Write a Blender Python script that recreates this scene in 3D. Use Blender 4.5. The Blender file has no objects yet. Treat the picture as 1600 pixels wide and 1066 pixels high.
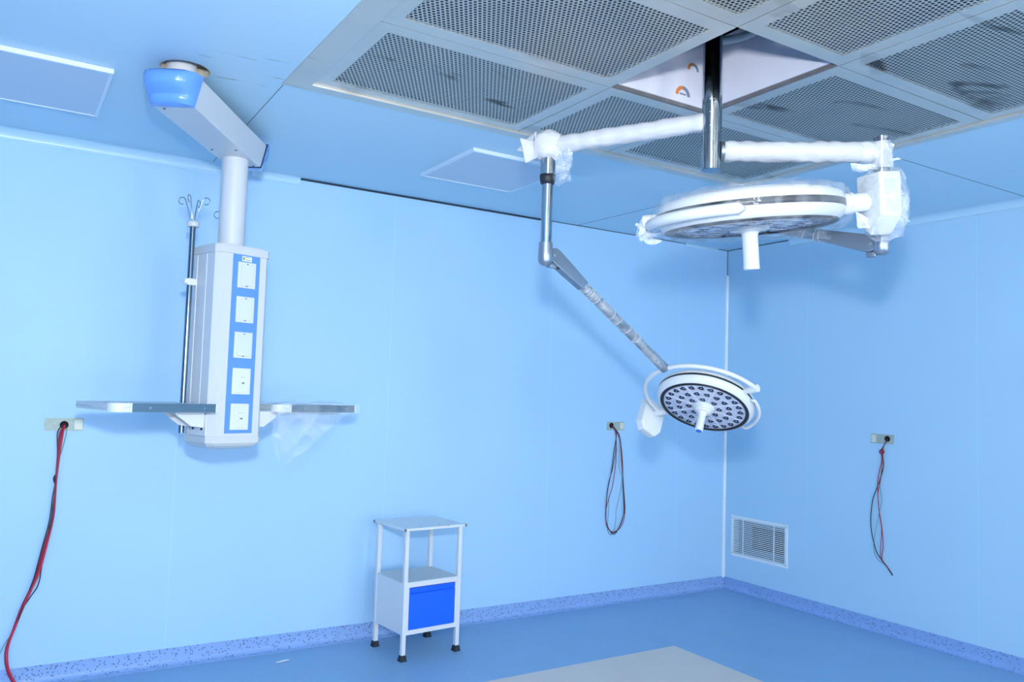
import bpy, bmesh, math, random
from mathutils import Vector, Matrix, noise
random.seed(7)
scn = bpy.context.scene
COL = scn.collection
PI = math.pi

# ------------------------------------------------------------------ camera
CAM = Vector((-5.5136, -5.15843, 1.65))
FW = Vector((0.53043352, 0.84529154, 0.06420668))
RT = Vector((0.84556126, -0.53296888, 0.03115011))
UP = Vector((-0.06055109, -0.03776761, 0.99745034))
FPX = 1271.228
cd = bpy.data.cameras.new('camera'); cam = bpy.data.objects.new('camera', cd); COL.objects.link(cam)
cd.sensor_fit = 'HORIZONTAL'; cd.sensor_width = 36.0; cd.lens = FPX*36/1600; cd.clip_start = 0.05
cam.matrix_world = Matrix(((RT.x, UP.x, -FW.x, CAM.x), (RT.y, UP.y, -FW.y, CAM.y), (RT.z, UP.z, -FW.z, CAM.z), (0, 0, 0, 1)))
scn.camera = cam

# ------------------------------------------------------------------ light
w = bpy.data.worlds.new('world'); scn.world = w; w.use_nodes = True
w.node_tree.nodes['Background'].inputs[0].default_value = (1.0, 0.98, 0.90, 1)
w.node_tree.nodes['Background'].inputs[1].default_value = 9.4
def area(name, loc, target, size, power, col):
    ld = bpy.data.lights.new(name, 'AREA'); ld.shape = 'DISK'; ld.size = size; ld.energy = power; ld.color = col
    o = bpy.data.objects.new(name, ld); COL.objects.link(o); o.location = loc
    o.rotation_euler = (Vector(target)-Vector(loc)).to_track_quat('-Z', 'Y').to_euler(); return o
# the camera's flash, on a bracket above the lens
fl = area('camera_flash', CAM+Vector((0, 0, 0.42)), CAM+FW*4+Vector((0, 0, 1.1)), 0.16, 112, (1.0, 0.99, 0.96))
scn.view_settings.view_transform = 'Standard'; scn.view_settings.look = 'None'
scn.view_settings.gamma = 1.0; scn.view_settings.use_curve_mapping = False
scn.view_settings.exposure = 0.0

H = 3.0

# ------------------------------------------------------------------ material helpers
def lin(c):
    return tuple(((v/255)/12.92 if v/255 <= 0.04045 else ((v/255+0.055)/1.055)**2.4) for v in c)
def mat(name, rgb, rough=0.5, metal=0.0, var=0.0, vscale=6.0, bump=0.0, bscale=40.0, spec=0.5, coat=0.0):
    m = bpy.data.materials.new(name); m.use_nodes = True
    nt = m.node_tree; N = nt.nodes; L = nt.links; b = N['Principled BSDF']
    c = lin(rgb); b.inputs['Base Color'].default_value = (*c, 1)
    b.inputs['Roughness'].default_value = rough; b.inputs['Metallic'].default_value = metal
    b.inputs['Specular IOR Level'].default_value = spec
    b.inputs['Coat Weight'].default_value = coat
    tc = N.new('ShaderNodeTexCoord')
    if var > 0:
        n = N.new('ShaderNodeTexNoise'); n.inputs['Scale'].default_value = vscale; n.inputs['Detail'].default_value = 4
        L.new(tc.outputs['Object'], n.inputs['Vector'])
        mx = N.new('ShaderNodeMix'); mx.data_type = 'RGBA'
        mx.inputs['A'].default_value = (*[v*(1-var) for v in c], 1); mx.inputs['B'].default_value = (*[min(1, v*(1+var)) for v in c], 1)
        L.new(n.outputs['Fac'], mx.inputs['Factor']); L.new(mx.outputs['Result'], b.inputs['Base Color'])
    if bump > 0:
        n2 = N.new('ShaderNodeTexNoise'); n2.inputs['Scale'].default_value = bscale; n2.inputs['Detail'].default_value = 5
        L.new(tc.outputs['Object'], n2.inputs['Vector'])
        bp = N.new('ShaderNodeBump'); bp.inputs['Strength'].default_value = bump; bp.inputs['Distance'].default_value = 0.01
        L.new(n2.outputs['Fac'], bp.inputs['Height']); L.new(bp.outputs['Normal'], b.inputs['Normal'])
    return m
def mathn(nt, op, a, b=None, c=None):
    n = nt.nodes.new('ShaderNodeMath'); n.operation = op
    for i, v in enumerate((a, b, c)):
        if v is None: continue
        if isinstance(v, (int, float)): n.inputs[i].default_value = v
        else: nt.links.new(v, n.inputs[i])
    return n.outputs[0]
def mixc(nt, fac, a, b):
    n = nt.nodes.new('ShaderNodeMix'); n.data_type = 'RGBA'
    for s, v in (('Factor', fac), ('A', a), ('B', b)):
        if isinstance(v, (tuple, int, float)): n.inputs[s].default_value = v if not isinstance(v, tuple) else (*v[:3], 1)
        else: nt.links.new(v, n.inputs[s])
    return n.outputs['Result']

def panel_mat(name, rgb, axis, phase, period, rough=0.5, light=1.12, marks=False, bands=0.03):
    """sandwich-panel wall/ceiling sheet: flat colour, faint patchiness, fine panel joints"""
    m = mat(name, rgb, rough, spec=0.4); nt = m.node_tree; N = nt.nodes; L = nt.links; b = N['Principled BSDF']
    tc = N.new('ShaderNodeTexCoord'); sx = N.new('ShaderNodeSeparateXYZ'); L.new(tc.outputs['Object'], sx.inputs[0])
    c = lin(rgb)
    n = N.new('ShaderNodeTexNoise'); n.inputs['Scale'].default_value = 1.6; n.inputs['Detail'].default_value = 3
    L.new(tc.outputs['Object'], n.inputs['Vector'])
    base = mixc(nt, n.outputs['Fac'], tuple(v*(1-bands) for v in c), tuple(v*(1+bands) for v in c))
    if period:
        t = mathn(nt, 'MODULO', mathn(nt, 'ADD', sx.outputs[axis], 100*period-phase+period/2), period)
        d = mathn(nt, 'ABSOLUTE', mathn(nt, 'SUBTRACT', t, period/2))
        f = mathn(nt, 'LESS_THAN', d, 0.0022)
        base = mixc(nt, f, base, tuple(min(1, v*light) for v in c))
    if marks:   # a few short scuffs
        n3 = N.new('ShaderNodeTexNoise'); n3.inputs['Scale'].default_value = 5.0; n3.inputs['Detail'].default_value = 8
        mp = N.new('ShaderNodeMapping'); mp.inputs['Scale'].default_value = (1.0, 5.0, 1.0); mp.inputs['Rotation'].default_value = (0, 0, 0.3)
        L.new(tc.outputs['Object'], mp.inputs['Vector']); L.new(mp.outputs['Vector'], n3.inputs['Vector'])
        r = N.new('ShaderNodeMapRange'); r.inputs['From Min'].default_value = 0.62; r.inputs['From Max'].default_value = 0.68
        L.new(n3.outputs['Fac'], r.inputs['Value'])
        vd = N.new('ShaderNodeVectorMath'); vd.operation = 'DISTANCE'; L.new(tc.outputs['Object'], vd.inputs[0]); vd.inputs[1].default_value = (-4.66, -1.62, 3.0)
        near = N.new('ShaderNodeMapRange'); near.inputs['From Min'].default_value = 0.16; near.inputs['From Max'].default_value = 0.30; near.inputs['To Min'].default_value = 0.75; near.inputs['To Max'].default_value = 0.02
        L.new(vd.outputs['Value'], near.inputs['Value'])
        base = mixc(nt, mathn(nt, 'MULTIPLY', r.outputs[0], near.outputs[0]), base, tuple(v*0.35 for v in c))
    L.new(base, b.inputs['Base Color'])
    return m

def vinyl_mat(name, rgb, fleck, dark, scale=150, thr=0.16, rough=0.38):
    m = mat(name, rgb, rough, spec=0.4); nt = m.node_tree; N = nt.nodes; L = nt.links; b = N['Principled BSDF']
    tc = N.new('ShaderNodeTexCoord'); c = lin(rgb)
    n = N.new('ShaderNodeTexNoise'); n.inputs['Scale'].default_value = 3; n.inputs['Detail'].default_value = 6
    L.new(tc.outputs['Object'], n.inputs['Vector'])
    base = mixc(nt, n.outputs['Fac'], tuple(v*0.93 for v in c), tuple(v*1.07 for v in c))
    v1 = N.new('ShaderNodeTexVoronoi'); v1.inputs['Scale'].default_value = scale; L.new(tc.outputs['Object'], v1.inputs['Vector'])
    s1 = N.new('ShaderNodeSeparateColor'); L.new(v1.outputs['Color'], s1.inputs[0])
    f1 = mathn(nt, 'MULTIPLY', mathn(nt, 'GREATER_THAN', s1.outputs[0], 0.6), mathn(nt, 'LESS_THAN', v1.outputs['Distance'], 0.34))
    base = mixc(nt, mathn(nt, 'MULTIPLY', f1, 0.5), base, lin(fleck))
    v2 = N.new('ShaderNodeTexVoronoi'); v2.inputs['Scale'].default_value = scale*0.42; L.new(tc.outputs['Object'], v2.inputs['Vector'])
    s2 = N.new('ShaderNodeSeparateColor'); L.new(v2.outputs['Color'], s2.inputs[0])
    f2 = mathn(nt, 'MULTIPLY', mathn(nt, 'GREATER_THAN', s2.outputs[1], 0.55), mathn(nt, 'LESS_THAN', v2.outputs['Distance'], thr))
    base = mixc(nt, mathn(nt, 'MULTIPLY', f2, 0.75), base, lin(dark))
    L.new(base, b.inputs['Base Color'])
    return m

def film_mat(name, lo=0.08, hi=0.48, scale=9.0, tint=(235, 243, 255), bump=0.8):
    m = bpy.data.materials.new(name); m.use_nodes = True
    nt = m.node_tree; N = nt.nodes; L = nt.links; b = N['Principled BSDF']; out = N['Material Output']
    b.inputs['Base Color'].default_value = (*lin(tint), 1); b.inputs['Roughness'].default_value = 0.08
    b.inputs['Specular IOR Level'].default_value = 1.0
    tc = N.new('ShaderNodeTexCoord')
    n = N.new('ShaderNodeTexNoise'); n.inputs['Scale'].default_value = scale; n.inputs['Detail'].default_value = 6; n.inputs['Distortion'].default_value = 1.5
    L.new(tc.outputs['Object'], n.inputs['Vector'])
    bp = N.new('ShaderNodeBump'); bp.inputs['Strength'].default_value = bump; bp.inputs['Distance'].default_value = 0.02
    L.new(n.outputs['Fac'], bp.inputs['Height']); L.new(bp.outputs['Normal'], b.inputs['Normal'])
    r = N.new('ShaderNodeMapRange'); r.inputs['From Min'].default_value = 0.35; r.inputs['From Max'].default_value = 0.7
    r.inputs['To Min'].default_value = lo; r.inputs['To Max'].default_value = hi
    L.new(n.outputs['Fac'], r.inputs['Value'])
    tr = N.new('ShaderNodeBsdfTransparent'); mx = N.new('ShaderNodeMixShader')
    L.new(r.outputs[0], mx.inputs[0]); L.new(tr.outputs[0], mx.inputs[1]); L.new(b.outputs[0], mx.inputs[2]); L.new(mx.outputs[0], out.inputs[0])
    return m

def steel_mat(name, rgb, rough, stain=0.0, perforated=False):
    m = mat(name, rgb, rough, metal=0.75, spec=0.5); nt = m.node_tree; N = nt.nodes; L = nt.links; b = N['Principled BSDF']; out = N['Material Output']
    tc = N.new('ShaderNodeTexCoord'); c = lin(rgb)
    n = N.new('ShaderNodeTexNoise'); n.inputs['Scale'].default_value = 4; n.inputs['Detail'].default_value = 7
    L.new(tc.outputs['Object'], n.inputs['Vector'])
    base = mixc(nt, n.outputs['Fac'], tuple(v*0.82 for v in c), tuple(min(1, v*1.15) for v in c))
    r2 = N.new('ShaderNodeMapRange'); r2.inputs['To Min'].default_value = rough-0.1; r2.inputs['To Max'].default_value = rough+0.15
    L.new(n.outputs['Fac'], r2.inputs['Value']); L.new(r2.outputs[0], b.inputs['Roughness'])
    if stain > 0:
        n2 = N.new('ShaderNodeTexNoise'); n2.inputs['Scale'].default_value = 2.1; n2.inputs['Detail'].default_value = 5; n2.inputs['Distortion'].default_value = 0.6
        mp = N.new('ShaderNodeMapping'); mp.inputs['Scale'].default_value = (1.0, 2.6, 1.0); mp.inputs['Location'].default_value = (0.35, 0.2, 0)
        L.new(tc.outputs['Object'], mp.inputs['Vector']); L.new(mp.outputs['Vector'], n2.inputs['Vector'])
        r = N.new('ShaderNodeMapRange'); r.inputs['From Min'].default_value = 0.60; r.inputs['From Max'].default_value = 0.68
        L.new(n2.outputs['Fac'], r.inputs['Value'])
        base = mixc(nt, mathn(nt, 'MULTIPLY', r.outputs[0], stain), base, lin((70, 62, 58)))
    L.new(base, b.inputs['Base Color'])
    if perforated:   # staggered round perforations punched clean through the sheet
        s = N.new('ShaderNodeSeparateXYZ'); L.new(tc.outputs['Object'], s.inputs[0])
        px, py = 0.0190, 0.0165
        def hole(ox, oy):
            ax = mathn(nt, 'SUBTRACT', mathn(nt, 'MODULO', mathn(nt, 'ADD', s.outputs[0], 50+ox), px), px/2)
            ay = mathn(nt, 'SUBTRACT', mathn(nt, 'MODULO', mathn(nt, 'ADD', s.outputs[1], 50+oy), py*2), py)
            d = mathn(nt, 'SQRT', mathn(nt, 'ADD', mathn(nt, 'MULTIPLY', ax, ax), mathn(nt, 'MULTIPLY', ay, ay)))
            return mathn(nt, 'LESS_THAN', d, 0.0062)
        f = mathn(nt, 'MAXIMUM', hole(0, 0), hole(px/2, py))
        tr = N.new('ShaderNodeBsdfTransparent'); mx = N.new('ShaderNodeMixShader')
        L.new(f, mx.inputs[0]); L.new(b.outputs[0], mx.inputs[1]); L.new(tr.outputs[0], mx.inputs[2]); L.new(mx.outputs[0], out.inputs[0])
    return m

M = {}
M['wall'] = panel_mat('wall_panel_back', (165, 209, 245), 0, -3.26, 1.34, light=1.10)
M['wall_r'] = panel_mat('wall_panel_right', (174, 215, 244), 1, -0.87, 1.35, light=1.08)
M['ceiling'] = panel_mat('ceiling_panel', (180, 217, 240), 0, 0, 0, marks=True, rough=0.35)
M['cove'] = mat('cove_strip', (180, 218, 242), 0.3)
M['gap'] = mat('dark_gap', (25, 50, 70), 0.8)
M['floor'] = vinyl_mat('floor_vinyl', (136, 177, 216), (164, 200, 234), (96, 134, 172), 230, 0.2)
M['skirt'] = vinyl_mat('skirting_vinyl', (136, 172, 226), (156, 188, 235), (45, 62, 120), 170, 0.3)
M['patch'] = vinyl_mat('grey_vinyl', (222, 208, 198), (228, 216, 206), (192, 192, 186), 120, 0.2)
M['white'] = mat('white_enamel', (213, 220, 227), 0.3, var=0.02)
M['grey_white'] = mat('grey_white_plastic', (196, 203, 208), 0.35)
M['pendant'] = mat('pendant_enamel', (201, 208, 216), 0.3)
M['capblue'] = mat('blue_cap_plastic', (98, 152, 236), 0.22, coat=0.5)
M['stripblue'] = mat('blue_strip', (92, 146, 244), 0.4)
M['doorblue'] = mat('blue_door_enamel', (14, 100, 245), 0.35)
M['plate'] = mat('socket_plate_plastic', (206, 216, 215), 0.4)
M['plate_w'] = mat('socket_plate_white', (212, 221, 224), 0.35)
M['dark'] = mat('dark_rubber', (24, 32, 44), 0.55)
M['screw'] = mat('screw_metal', (90, 100, 112), 0.4, metal=0.8)
M['chrome'] = mat('chrome', (172, 182, 190), 0.12, metal=1.0)
M['pole'] = mat('pole_steel', (120, 134, 146), 0.16, metal=1.0)
M['satin'] = mat('satin_metal', (150, 164, 178), 0.33, metal=0.8)
M['alu'] = mat('aluminium_rail', (88, 118, 140), 0.4, metal=0.5, var=0.1)
M['steel'] = steel_mat('stainless_frame', (216, 214, 206), 0.42, stain=0.25)
M['perf'] = steel_mat('perforated_sheet', (204, 204, 198), 0.45, perforated=True)
M['perf_stain'] = steel_mat('perforated_sheet_stained', (204, 204, 198), 0.45, stain=0.85, perforated=True)
M['channel'] = mat('grimy_channel', (128, 126, 128), 0.5, metal=0.5, var=0.3, vscale=20)
M['plenum'] = mat('plenum_shade', (38, 56, 66), 0.6)  # near-black colour carries the shade inside the enclosed plenum
M['board'] = mat('filter_board', (214, 218, 236), 0.5, var=0.06, vscale=8)
M['orange'] = mat('orange_print', (214, 130, 60), 0.6)
M['greyprint'] = mat('grey_print', (120, 132, 150), 0.6)
M['foam'] = mat('foam_wrap', (194, 200, 212), 0.5, bump=0.35, bscale=35)
M['film'] = film_mat('clear_film')
M['film_thin'] = film_mat('thin_clear_film', 0.04, 0.30, 7)
M['film_dense'] = film_mat('cloudy_film', 0.3, 0.85, 12)
M['panel_frame'] = mat('panel_frame', (210, 228, 246), 0.35)
M['diffuser'] = mat('lamp_diffuser', (188, 208, 230), 0.4)
M['lens'] = mat('lens_face', (188, 198, 222), 0.15, coat=0.6)
M['lensline'] = mat('lens_line', (222, 230, 244), 0.2)
M['led'] = mat('led_reflector', (40, 62, 94), 0.15, metal=0.4)
M['ledtip'] = mat('led_tip', (205, 220, 235), 0.2)
M['ring'] = mat('black_ring', (18, 26, 36), 0.35)
M['bluecap'] = mat('handle_blue_tip', (50, 110, 235), 0.4)
M['zinc'] = mat('galvanised_box', (168, 184, 178), 0.6, metal=0.2, var=0.22, vscale=60)
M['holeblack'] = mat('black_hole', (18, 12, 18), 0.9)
M['red'] = mat('red_wire', (150, 28, 62), 0.4)
M['red_b'] = mat('bright_red_wire', (200, 40, 70), 0.4)
M['black'] = mat('black_wire', (22, 22, 44), 0.4)
M['green'] = mat('green_wire', (40, 130, 110), 0.4)
M['corner'] = mat('corner_strip_paint', (214, 230, 240), 0.4, var=0.05, vscale=12)
M['paper'] = mat('paper_scrap', (235, 240, 245), 0.6)
M['duct'] = mat('duct_sheet', (92, 132, 154), 0.5)
M['hose'] = mat('grey_hose', (165, 180, 190), 0.5)
M['ventw'] = mat('vent_enamel', (226, 238, 246), 0.4)
M['sticker'] = mat('sticker_cream', (214, 220, 206), 0.5)
M['inkg'] = mat('sticker_ink', (120, 150, 70), 0.5)
M['inkk'] = mat('black_ink', (50, 60, 70), 0.5)

# ------------------------------------------------------------------ object helpers
def tag(o, label=None, cat=None, group=None, kind=None):
    if label: o['label'] = label
    if cat: o['category'] = cat
    if group: o['group'] = group
    if kind: o['kind'] = kind
    return o
def thing(name, loc, label, cat, group=None):
    o = bpy.data.objects.new(name, None); COL.objects.link(o); o.location = loc; o.empty_display_size = 0.1
    return tag(o, label, cat, group)
class MB:
    def __init__(s): s.bm = bmesh.new(); s.mi = 0
    def _merge(s, b2, smooth, M4=None):
        if M4 is not None: b2.transform(M4)
        me = bpy.data.meshes.new('t'); 
        for f in b2.faces: f.smooth = smooth; f.material_index = s.mi
        b2.to_mesh(me); b2.free(); s.bm.from_mesh(me); bpy.data.meshes.remove(me)
    def box(s, c, size, bevel=0.0, M4=None, seg=2, rz=0.0):
        b = bmesh.new(); bmesh.ops.create_cube(b, size=1.0)
        bmesh.ops.scale(b, vec=size, verts=b.verts)
        if bevel > 0: bmesh.ops.bevel(b, geom=list(b.edges), offset=bevel, segments=seg, affect='EDGES', profile=0.6)
        if rz: bmesh.ops.rotate(b, cent=(0, 0, 0), matrix=Matrix.Rotation(rz, 3, 'Z'), verts=b.verts)
        bmesh.ops.translate(b, vec=c, verts=b.verts)
        s._merge(b, False, M4); return s
    def box2(s, a, b_, bevel=0.0, M4=None):
        a = Vector(a); b_ = Vector(b_)
        return s.box((a+b_)/2, (abs(b_.x-a.x), abs(b_.y-a.y), abs(b_.z-a.z)), bevel, M4)
    def prism(s, poly, z0, z1, M4=None, bevel=0.0, smooth=False, seg=2):
        b = bmesh.new(); lo = [b.verts.new((x, y, z0)) for x, y in poly]; hi = [b.verts.new((x, y, z1)) for x, y in poly]; n = len(poly)
        b.faces.new(lo[::-1]); b.faces.new(hi)
        for i in range(n): b.faces.new((lo[i], lo[(i+1) % n], hi[(i+1) % n], hi[i]))
        bmesh.ops.recalc_face_normals(b, faces=b.faces)
        if bevel > 0: bmesh.ops.bevel(b, geom=list(b.edges), offset=bevel, segments=seg, affect='EDGES', profile=0.6)
        s._merge(b, smooth, M4); return s
    def sweep(s, path, rad, n=16, M4=None, cap=True, rfun=None, smooth=True, closed=False):
        pts = [Vector(p) for p in path]; m = len(pts)
        rads = rad if isinstance(rad, (list, tuple)) else [rad]*m
        b = bmesh.new(); rings = []
        def tang(i):
            if closed: return (pts[(i+1) % m]-pts[i-1]).normalized()
            return (pts[min(i+1, m-1)]-pts[max(i-1, 0)]).normalized()
        t0 = tang(0); u = t0.orthogonal().normalized()
        for i in range(m):
            t = tang(i); u = (u-t*u.dot(t)); 
            u = u.normalized() if u.length > 1e-6 else t.orthogonal().normalized()
            v = t.cross(u); ring = []
            for k in range(n):
                a = 2*PI*k/n; r = rads[i]*(rfun(i, k, pts[i]) if rfun else 1)
                ring.append(b.verts.new(pts[i]+(u*math.cos(a)+v*math.sin(a))*r))
            rings.append(ring)
        rng = range(m) if closed else range(m-1)
        for i in rng:
            A = rings[i]; B = rings[(i+1) % m]
            for k in range(n): b.faces.new((A[k], A[(k+1) % n], B[(k+1) % n], B[k]))
        if cap and not closed: b.faces.new(rings[0][::-1]); b.faces.new(rings[-1])
        s._merge(b, smooth, M4); return s
    def cyl(s, p0, p1, r0, r1=None, n=32, M4=None, bev=0.0):
        p0 = Vector(p0); p1 = Vector(p1); r1 = r0 if r1 is None else r1; d = (p1-p0).normalized()
        if bev > 0:
            return s.sweep([p0, p0+d*1e-5, p0+d*bev, p1-d*bev, p1-d*1e-5, p1], [r0-bev, r0-bev*0.9, r0, r1, r1-bev*0.9, r1-bev], n, M4)
        e = 1e-4
        b = bmesh.new(); u = d.orthogonal().normalized(); v = d.cross(u); A = []; B = []
        for k in range(n):
            a = 2*PI*k/n; q = u*math.cos(a)+v*math.sin(a); A.append(b.verts.new(p0+q*r0)); B.append(b.verts.new(p1+q*r1))
        fs = []
        for k in range(n): fs.append(b.faces.new((A[k], A[(k+1) % n], B[(k+1) % n], B[k])))
        c0 = b.faces.new(A[::-1]); c1 = b.faces.new(B)
        for f in b.faces: f.material_index = s.mi
        if M4 is not None: b.transform(M4)
        for f in fs: f.smooth = True
        for e_ in b.edges:
            if c0 in e_.link_faces or c1 in e_.link_faces: e_.smooth = False
        me = bpy.data.meshes.new('t'); b.to_mesh(me); b.free(); s.bm.from_mesh(me); bpy.data.meshes.remove(me); return s
    def lathe(s, prof, n=64, M4=None, smooth=True):
        b = bmesh.new(); rings = []
        for r, z in prof:
            if r < 1e-6: rings.append([b.verts.new((0, 0, z))])
            else: rings.append([b.verts.new((r*math.cos(2*PI*k/n), r*math.sin(2*PI*k/n), z)) for k in range(n)])
        for A, B in zip(rings, rings[1:]):
            for k in range(n):
                k2 = (k+1) % n
                if len(A) == 1 and len(B) == 1: continue
                if len(A) == 1: b.faces.new((A[0], B[k], B[k2]))
                elif len(B) == 1: b.faces.new((A[k], A[k2], B[0]))
                else: b.faces.new((A[k], A[k2], B[k2], B[k]))
        bmesh.ops.recalc_face_normals(b, faces=b.faces)
        s._merge(b, smooth, M4); return s
    def sheet(s, f, nu, nv, M4=None, smooth=True):
        b = bmesh.new(); g = [[b.verts.new(f(i/nu, j/nv)) for j in range(nv+1)] for i in range(nu+1)]
        for i in range(nu):
            for j in range(nv): b.faces.new((g[i][j], g[i+1][j], g[i+1][j+1], g[i][j+1]))
        s._merge(b, smooth, M4); return s
    def build(s, name, mats, parent=None, origin=None, sharp=None, label=None):
        me = bpy.data.meshes.new(name)
        bmesh.ops.remove_doubles(s.bm, verts=s.bm.verts, dist=1e-6)
        s.bm.to_mesh(me); s.bm.free()
        if not isinstance(mats, (list, tuple)): mats = [mats]
        for m in mats: me.materials.append(m)
        if sharp: me.set_sharp_from_angle(angle=math.radians(sharp))
        o = bpy.data.objects.new(name, me); COL.objects.link(o)
        if parent is not None:
            o.parent = parent
            # geometry is written in world space: store it relative to the parent's base
            W = world_of(parent); me.transform(W.inverted())
        elif origin is not None:
            me.transform(Matrix.Translation(-Vector(origin))); o.location = origin
        if label: o['label'] = label
        return o
def world_of(o):
    m = Matrix.LocRotScale(o.location, o.rotation_euler, o.scale)
    return world_of(o.parent) @ m if o.parent else m
def frame(o, x, z):
    z = Vector(z).normalized(); x = Vector(x); x = (x-z*x.dot(z)).normalized(); y = z.cross(x); o = Vector(o)
    return Matrix(((x.x, y.x, z.x, o.x), (x.y, y.y, z.y, o.y), (x.z, y.z, z.z, o.z), (0, 0, 0, 1)))
def nz(p, s=1.0, seed=0.0):
    return noise.noise(Vector(p)*s+Vector((seed, seed*1.7, seed*0.3)))
def bez(pts, n=8):
    """smooth path through points (Catmull-Rom)"""
    P = [Vector(p) for p in pts]; P = [P[0]*2-P[1]]+P+[P[-1]*2-P[-2]]; out = []
    for i in range(1, len(P)-2):
        for k in range(n):
            t = k/n; a, b, c, d = P[i-1], P[i], P[i+1], P[i+2]
            out.append(0.5*((2*b)+(c-a)*t+(2*a-5*b+4*c-d)*t*t+(3*b-a-3*c+d)*t**3))
    out.append(P[-2]); return out
def solid(o, t, off=0):
    md = o.modifiers.new('thickness', 'SOLIDIFY'); md.thickness = t; md.offset = off; return o

# ------------------------------------------------------------------ setting
XL, YF = -9.0, -9.5
# ventilation opening in the right wall
VY0, VY1, VZ0, VZ1 = -0.668, -0.118, 0.325, 0.622
wb = MB(); wb.box2((XL, 0, -0.2), (0.15, 0.15, 3.35))
tag(wb.build('wall_back', M['wall']), kind='structure')
wr = MB()
wr.box2((0, YF, -0.2), (0.15, VY0, 3.35)); wr.box2((0, VY1, -0.2), (0.15, 0.0, 3.35))
wr.box2((0, VY0, -0.2), (0.15, VY1, VZ0)); wr.box2((0, VY0, VZ1), (0.15, VY1, 3.35))
tag(wr.build('wall_right', M['wall_r']), kind='structure')
wl = MB(); wl.box2((XL-0.15, YF, -0.2), (XL, 0.15, 3.35)); tag(wl.build('wall_left', M['wall']), kind='structure')
wf = MB()   # unseen wall behind the camera; three openings added for ambient light and chrome streaks
for a, b_ in ((XL, -7.9), (-6.4, -4.7), (-3.2, -1.7), (-0.5, 0)): wf.box2((a, YF-0.15, -0.2), (b_, YF, 3.35))
for a, b_ in ((-7.9, -6.4), (-4.7, -3.2), (-1.7, -0.5)): wf.box2((a, YF-0.15, 2.6), (b_, YF, 3.35))
tag(wf.build('wall_front', M['wall']), kind='structure')
fb = MB(); fb.box2((XL, YF, -0.2), (0, 0, 0)); tag(fb.build('floor', M['floor']), kind='structure')
# grey sheet let into the vinyl
pt = MB(); pt.prism([(-1.59, -1.063), (-1.62, -4.3), (-4.9, -4.3), (-4.9, -1.085)], -0.004, 0.0015)
tag(pt.build('floor_inlay', M['patch']), kind='structure')

# ceiling with its opening for the air diffuser and the round hole of the pendant
LX0, LX1, LY1, LY0 = -4.525, -1.58, -1.58, -4.75
HC = Vector((-4.915, -1.49)); HR = 0.098
cb = bmesh.new()
def cquad(x0, y0, x1, y1):
    vs = [cb.verts.new(p) for p in ((x0, y0, H), (x0, y1, H), (x1, y1, H), (x1, y0, H))]; cb.faces.new(vs)
sx0, sx1, sy0, sy1 = HC.x-0.2, HC.x+0.2, HC.y-0.2, HC.y+0.2
cquad(XL, LY1, sx0, 0); cquad(sx0, sy1, sx1, 0); cquad(sx1, LY1, LX0, 0); cquad(LX0, LY1, 0, 0)
cquad(XL, YF, LX0, sy0) if False else None
cquad(XL, YF, sx0, LY1); cquad(sx0, YF, sx1, sy0); cquad(sx1, YF, LX0, LY1)
cquad(LX1, YF, 0, LY1); cquad(LX0, YF, LX1, LY0)
n = 48; inner = []; outer = []
for k in range(n):
    a = 2*PI*k/n+PI/4; c, s_ = math.cos(a), math.sin(a); q = 0.2/max(abs(c), abs(s_))
    inner.append(cb.verts.new((HC.x+c*HR, HC.y+s_*HR, H))); outer.append(cb.verts.new((HC.x+c*q, HC.y+s_*q, H)))
for k in range(n): cb.faces.new((inner[k], outer[k], outer[(k+1) % n], inner[(k+1) % n]))
for f in cb.faces:
    f.normal_update()
    if f.normal.z > 0: f.normal_flip()
me = bpy.data.meshes.new('ceiling'); cb.to_mesh(me); cb.free(); me.materials.append(M['ceiling'])
ceil = bpy.data.objects.new('ceiling', me); COL.objects.link(ceil); tag(ceil, kind='structure')
solid(ceil, 0.05, -1)
rimm = mat('raw_ceiling_core', (196, 190, 178), 0.8, var=0.3, vscale=40)
rm = MB(); rm.lathe([(HR+0.004, H-0.001), (HR-0.001, H-0.001), (HR-0.001, H+0.05), (HR+0.004, H+0.05)], 48, Matrix.Translation((HC.x, HC.y, 0)))
tag(rm.build('trim_1', rimm), kind='structure')
# roof slab above everything
rf = MB(); rf.box2((XL, YF, 3.42), (0.15, 0.15, 3.5)); tag(rf.build('ceiling_slab', M['plenum']), kind='structure')
# ceiling joints (thin folded seams)
def seam(name, a, b_, wdt=0.004, m='gap', z=H):
    a = Vector((*a, z-0.0012)); b_ = Vector((*b_, z-0.0012)); d = (b_-a).normalized(); nrm = Vector((-d.y, d.x, 0))*wdt/2
    q = MB(); q.prism([tuple((a+nrm)[:2]), tuple((b_+nrm)[:2]), tuple((b_-nrm)[:2]), tuple((a-nrm)[:2])], z-0.0015, z+0.002)
    return tag(q.build(name, M[m]), kind='structure')
seam('trim_2', (-4.49, 0), (-4.515, -1.58), 0.002)
seam('trim_3', (-1.70, 0), (-1.62, -1.58), 0.002)
seam('trim_4', (-1.58, -2.56), (0, -2.56), 0.0015)
# open shadow gap between wall and ceiling
q = MB(); q.box2((-4.26, -0.012, H-0.011), (-1.95, -0.0005, H+0.004)); tag(q.build('trim_5', M['gap']), kind='structure')
q = MB(); q.box2((-1.95, -0.004, H-0.0045), (-0.0, -0.0005, H+0.002)); tag(q.build('trim_6', M['gap']), kind='structure')
q = MB(); q.box2((-0.006, -0.69, H-0.006), (-0.0005, 0, H+0.002)); tag(q.build('trim_7', M['gap']), kind='structure')
q = MB(); q.box2((-0.004, YF, H-0.003), (-0.0005, -0.69, H+0.002)); tag(q.build('trim_8', M['gap']), kind='structure')
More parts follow.
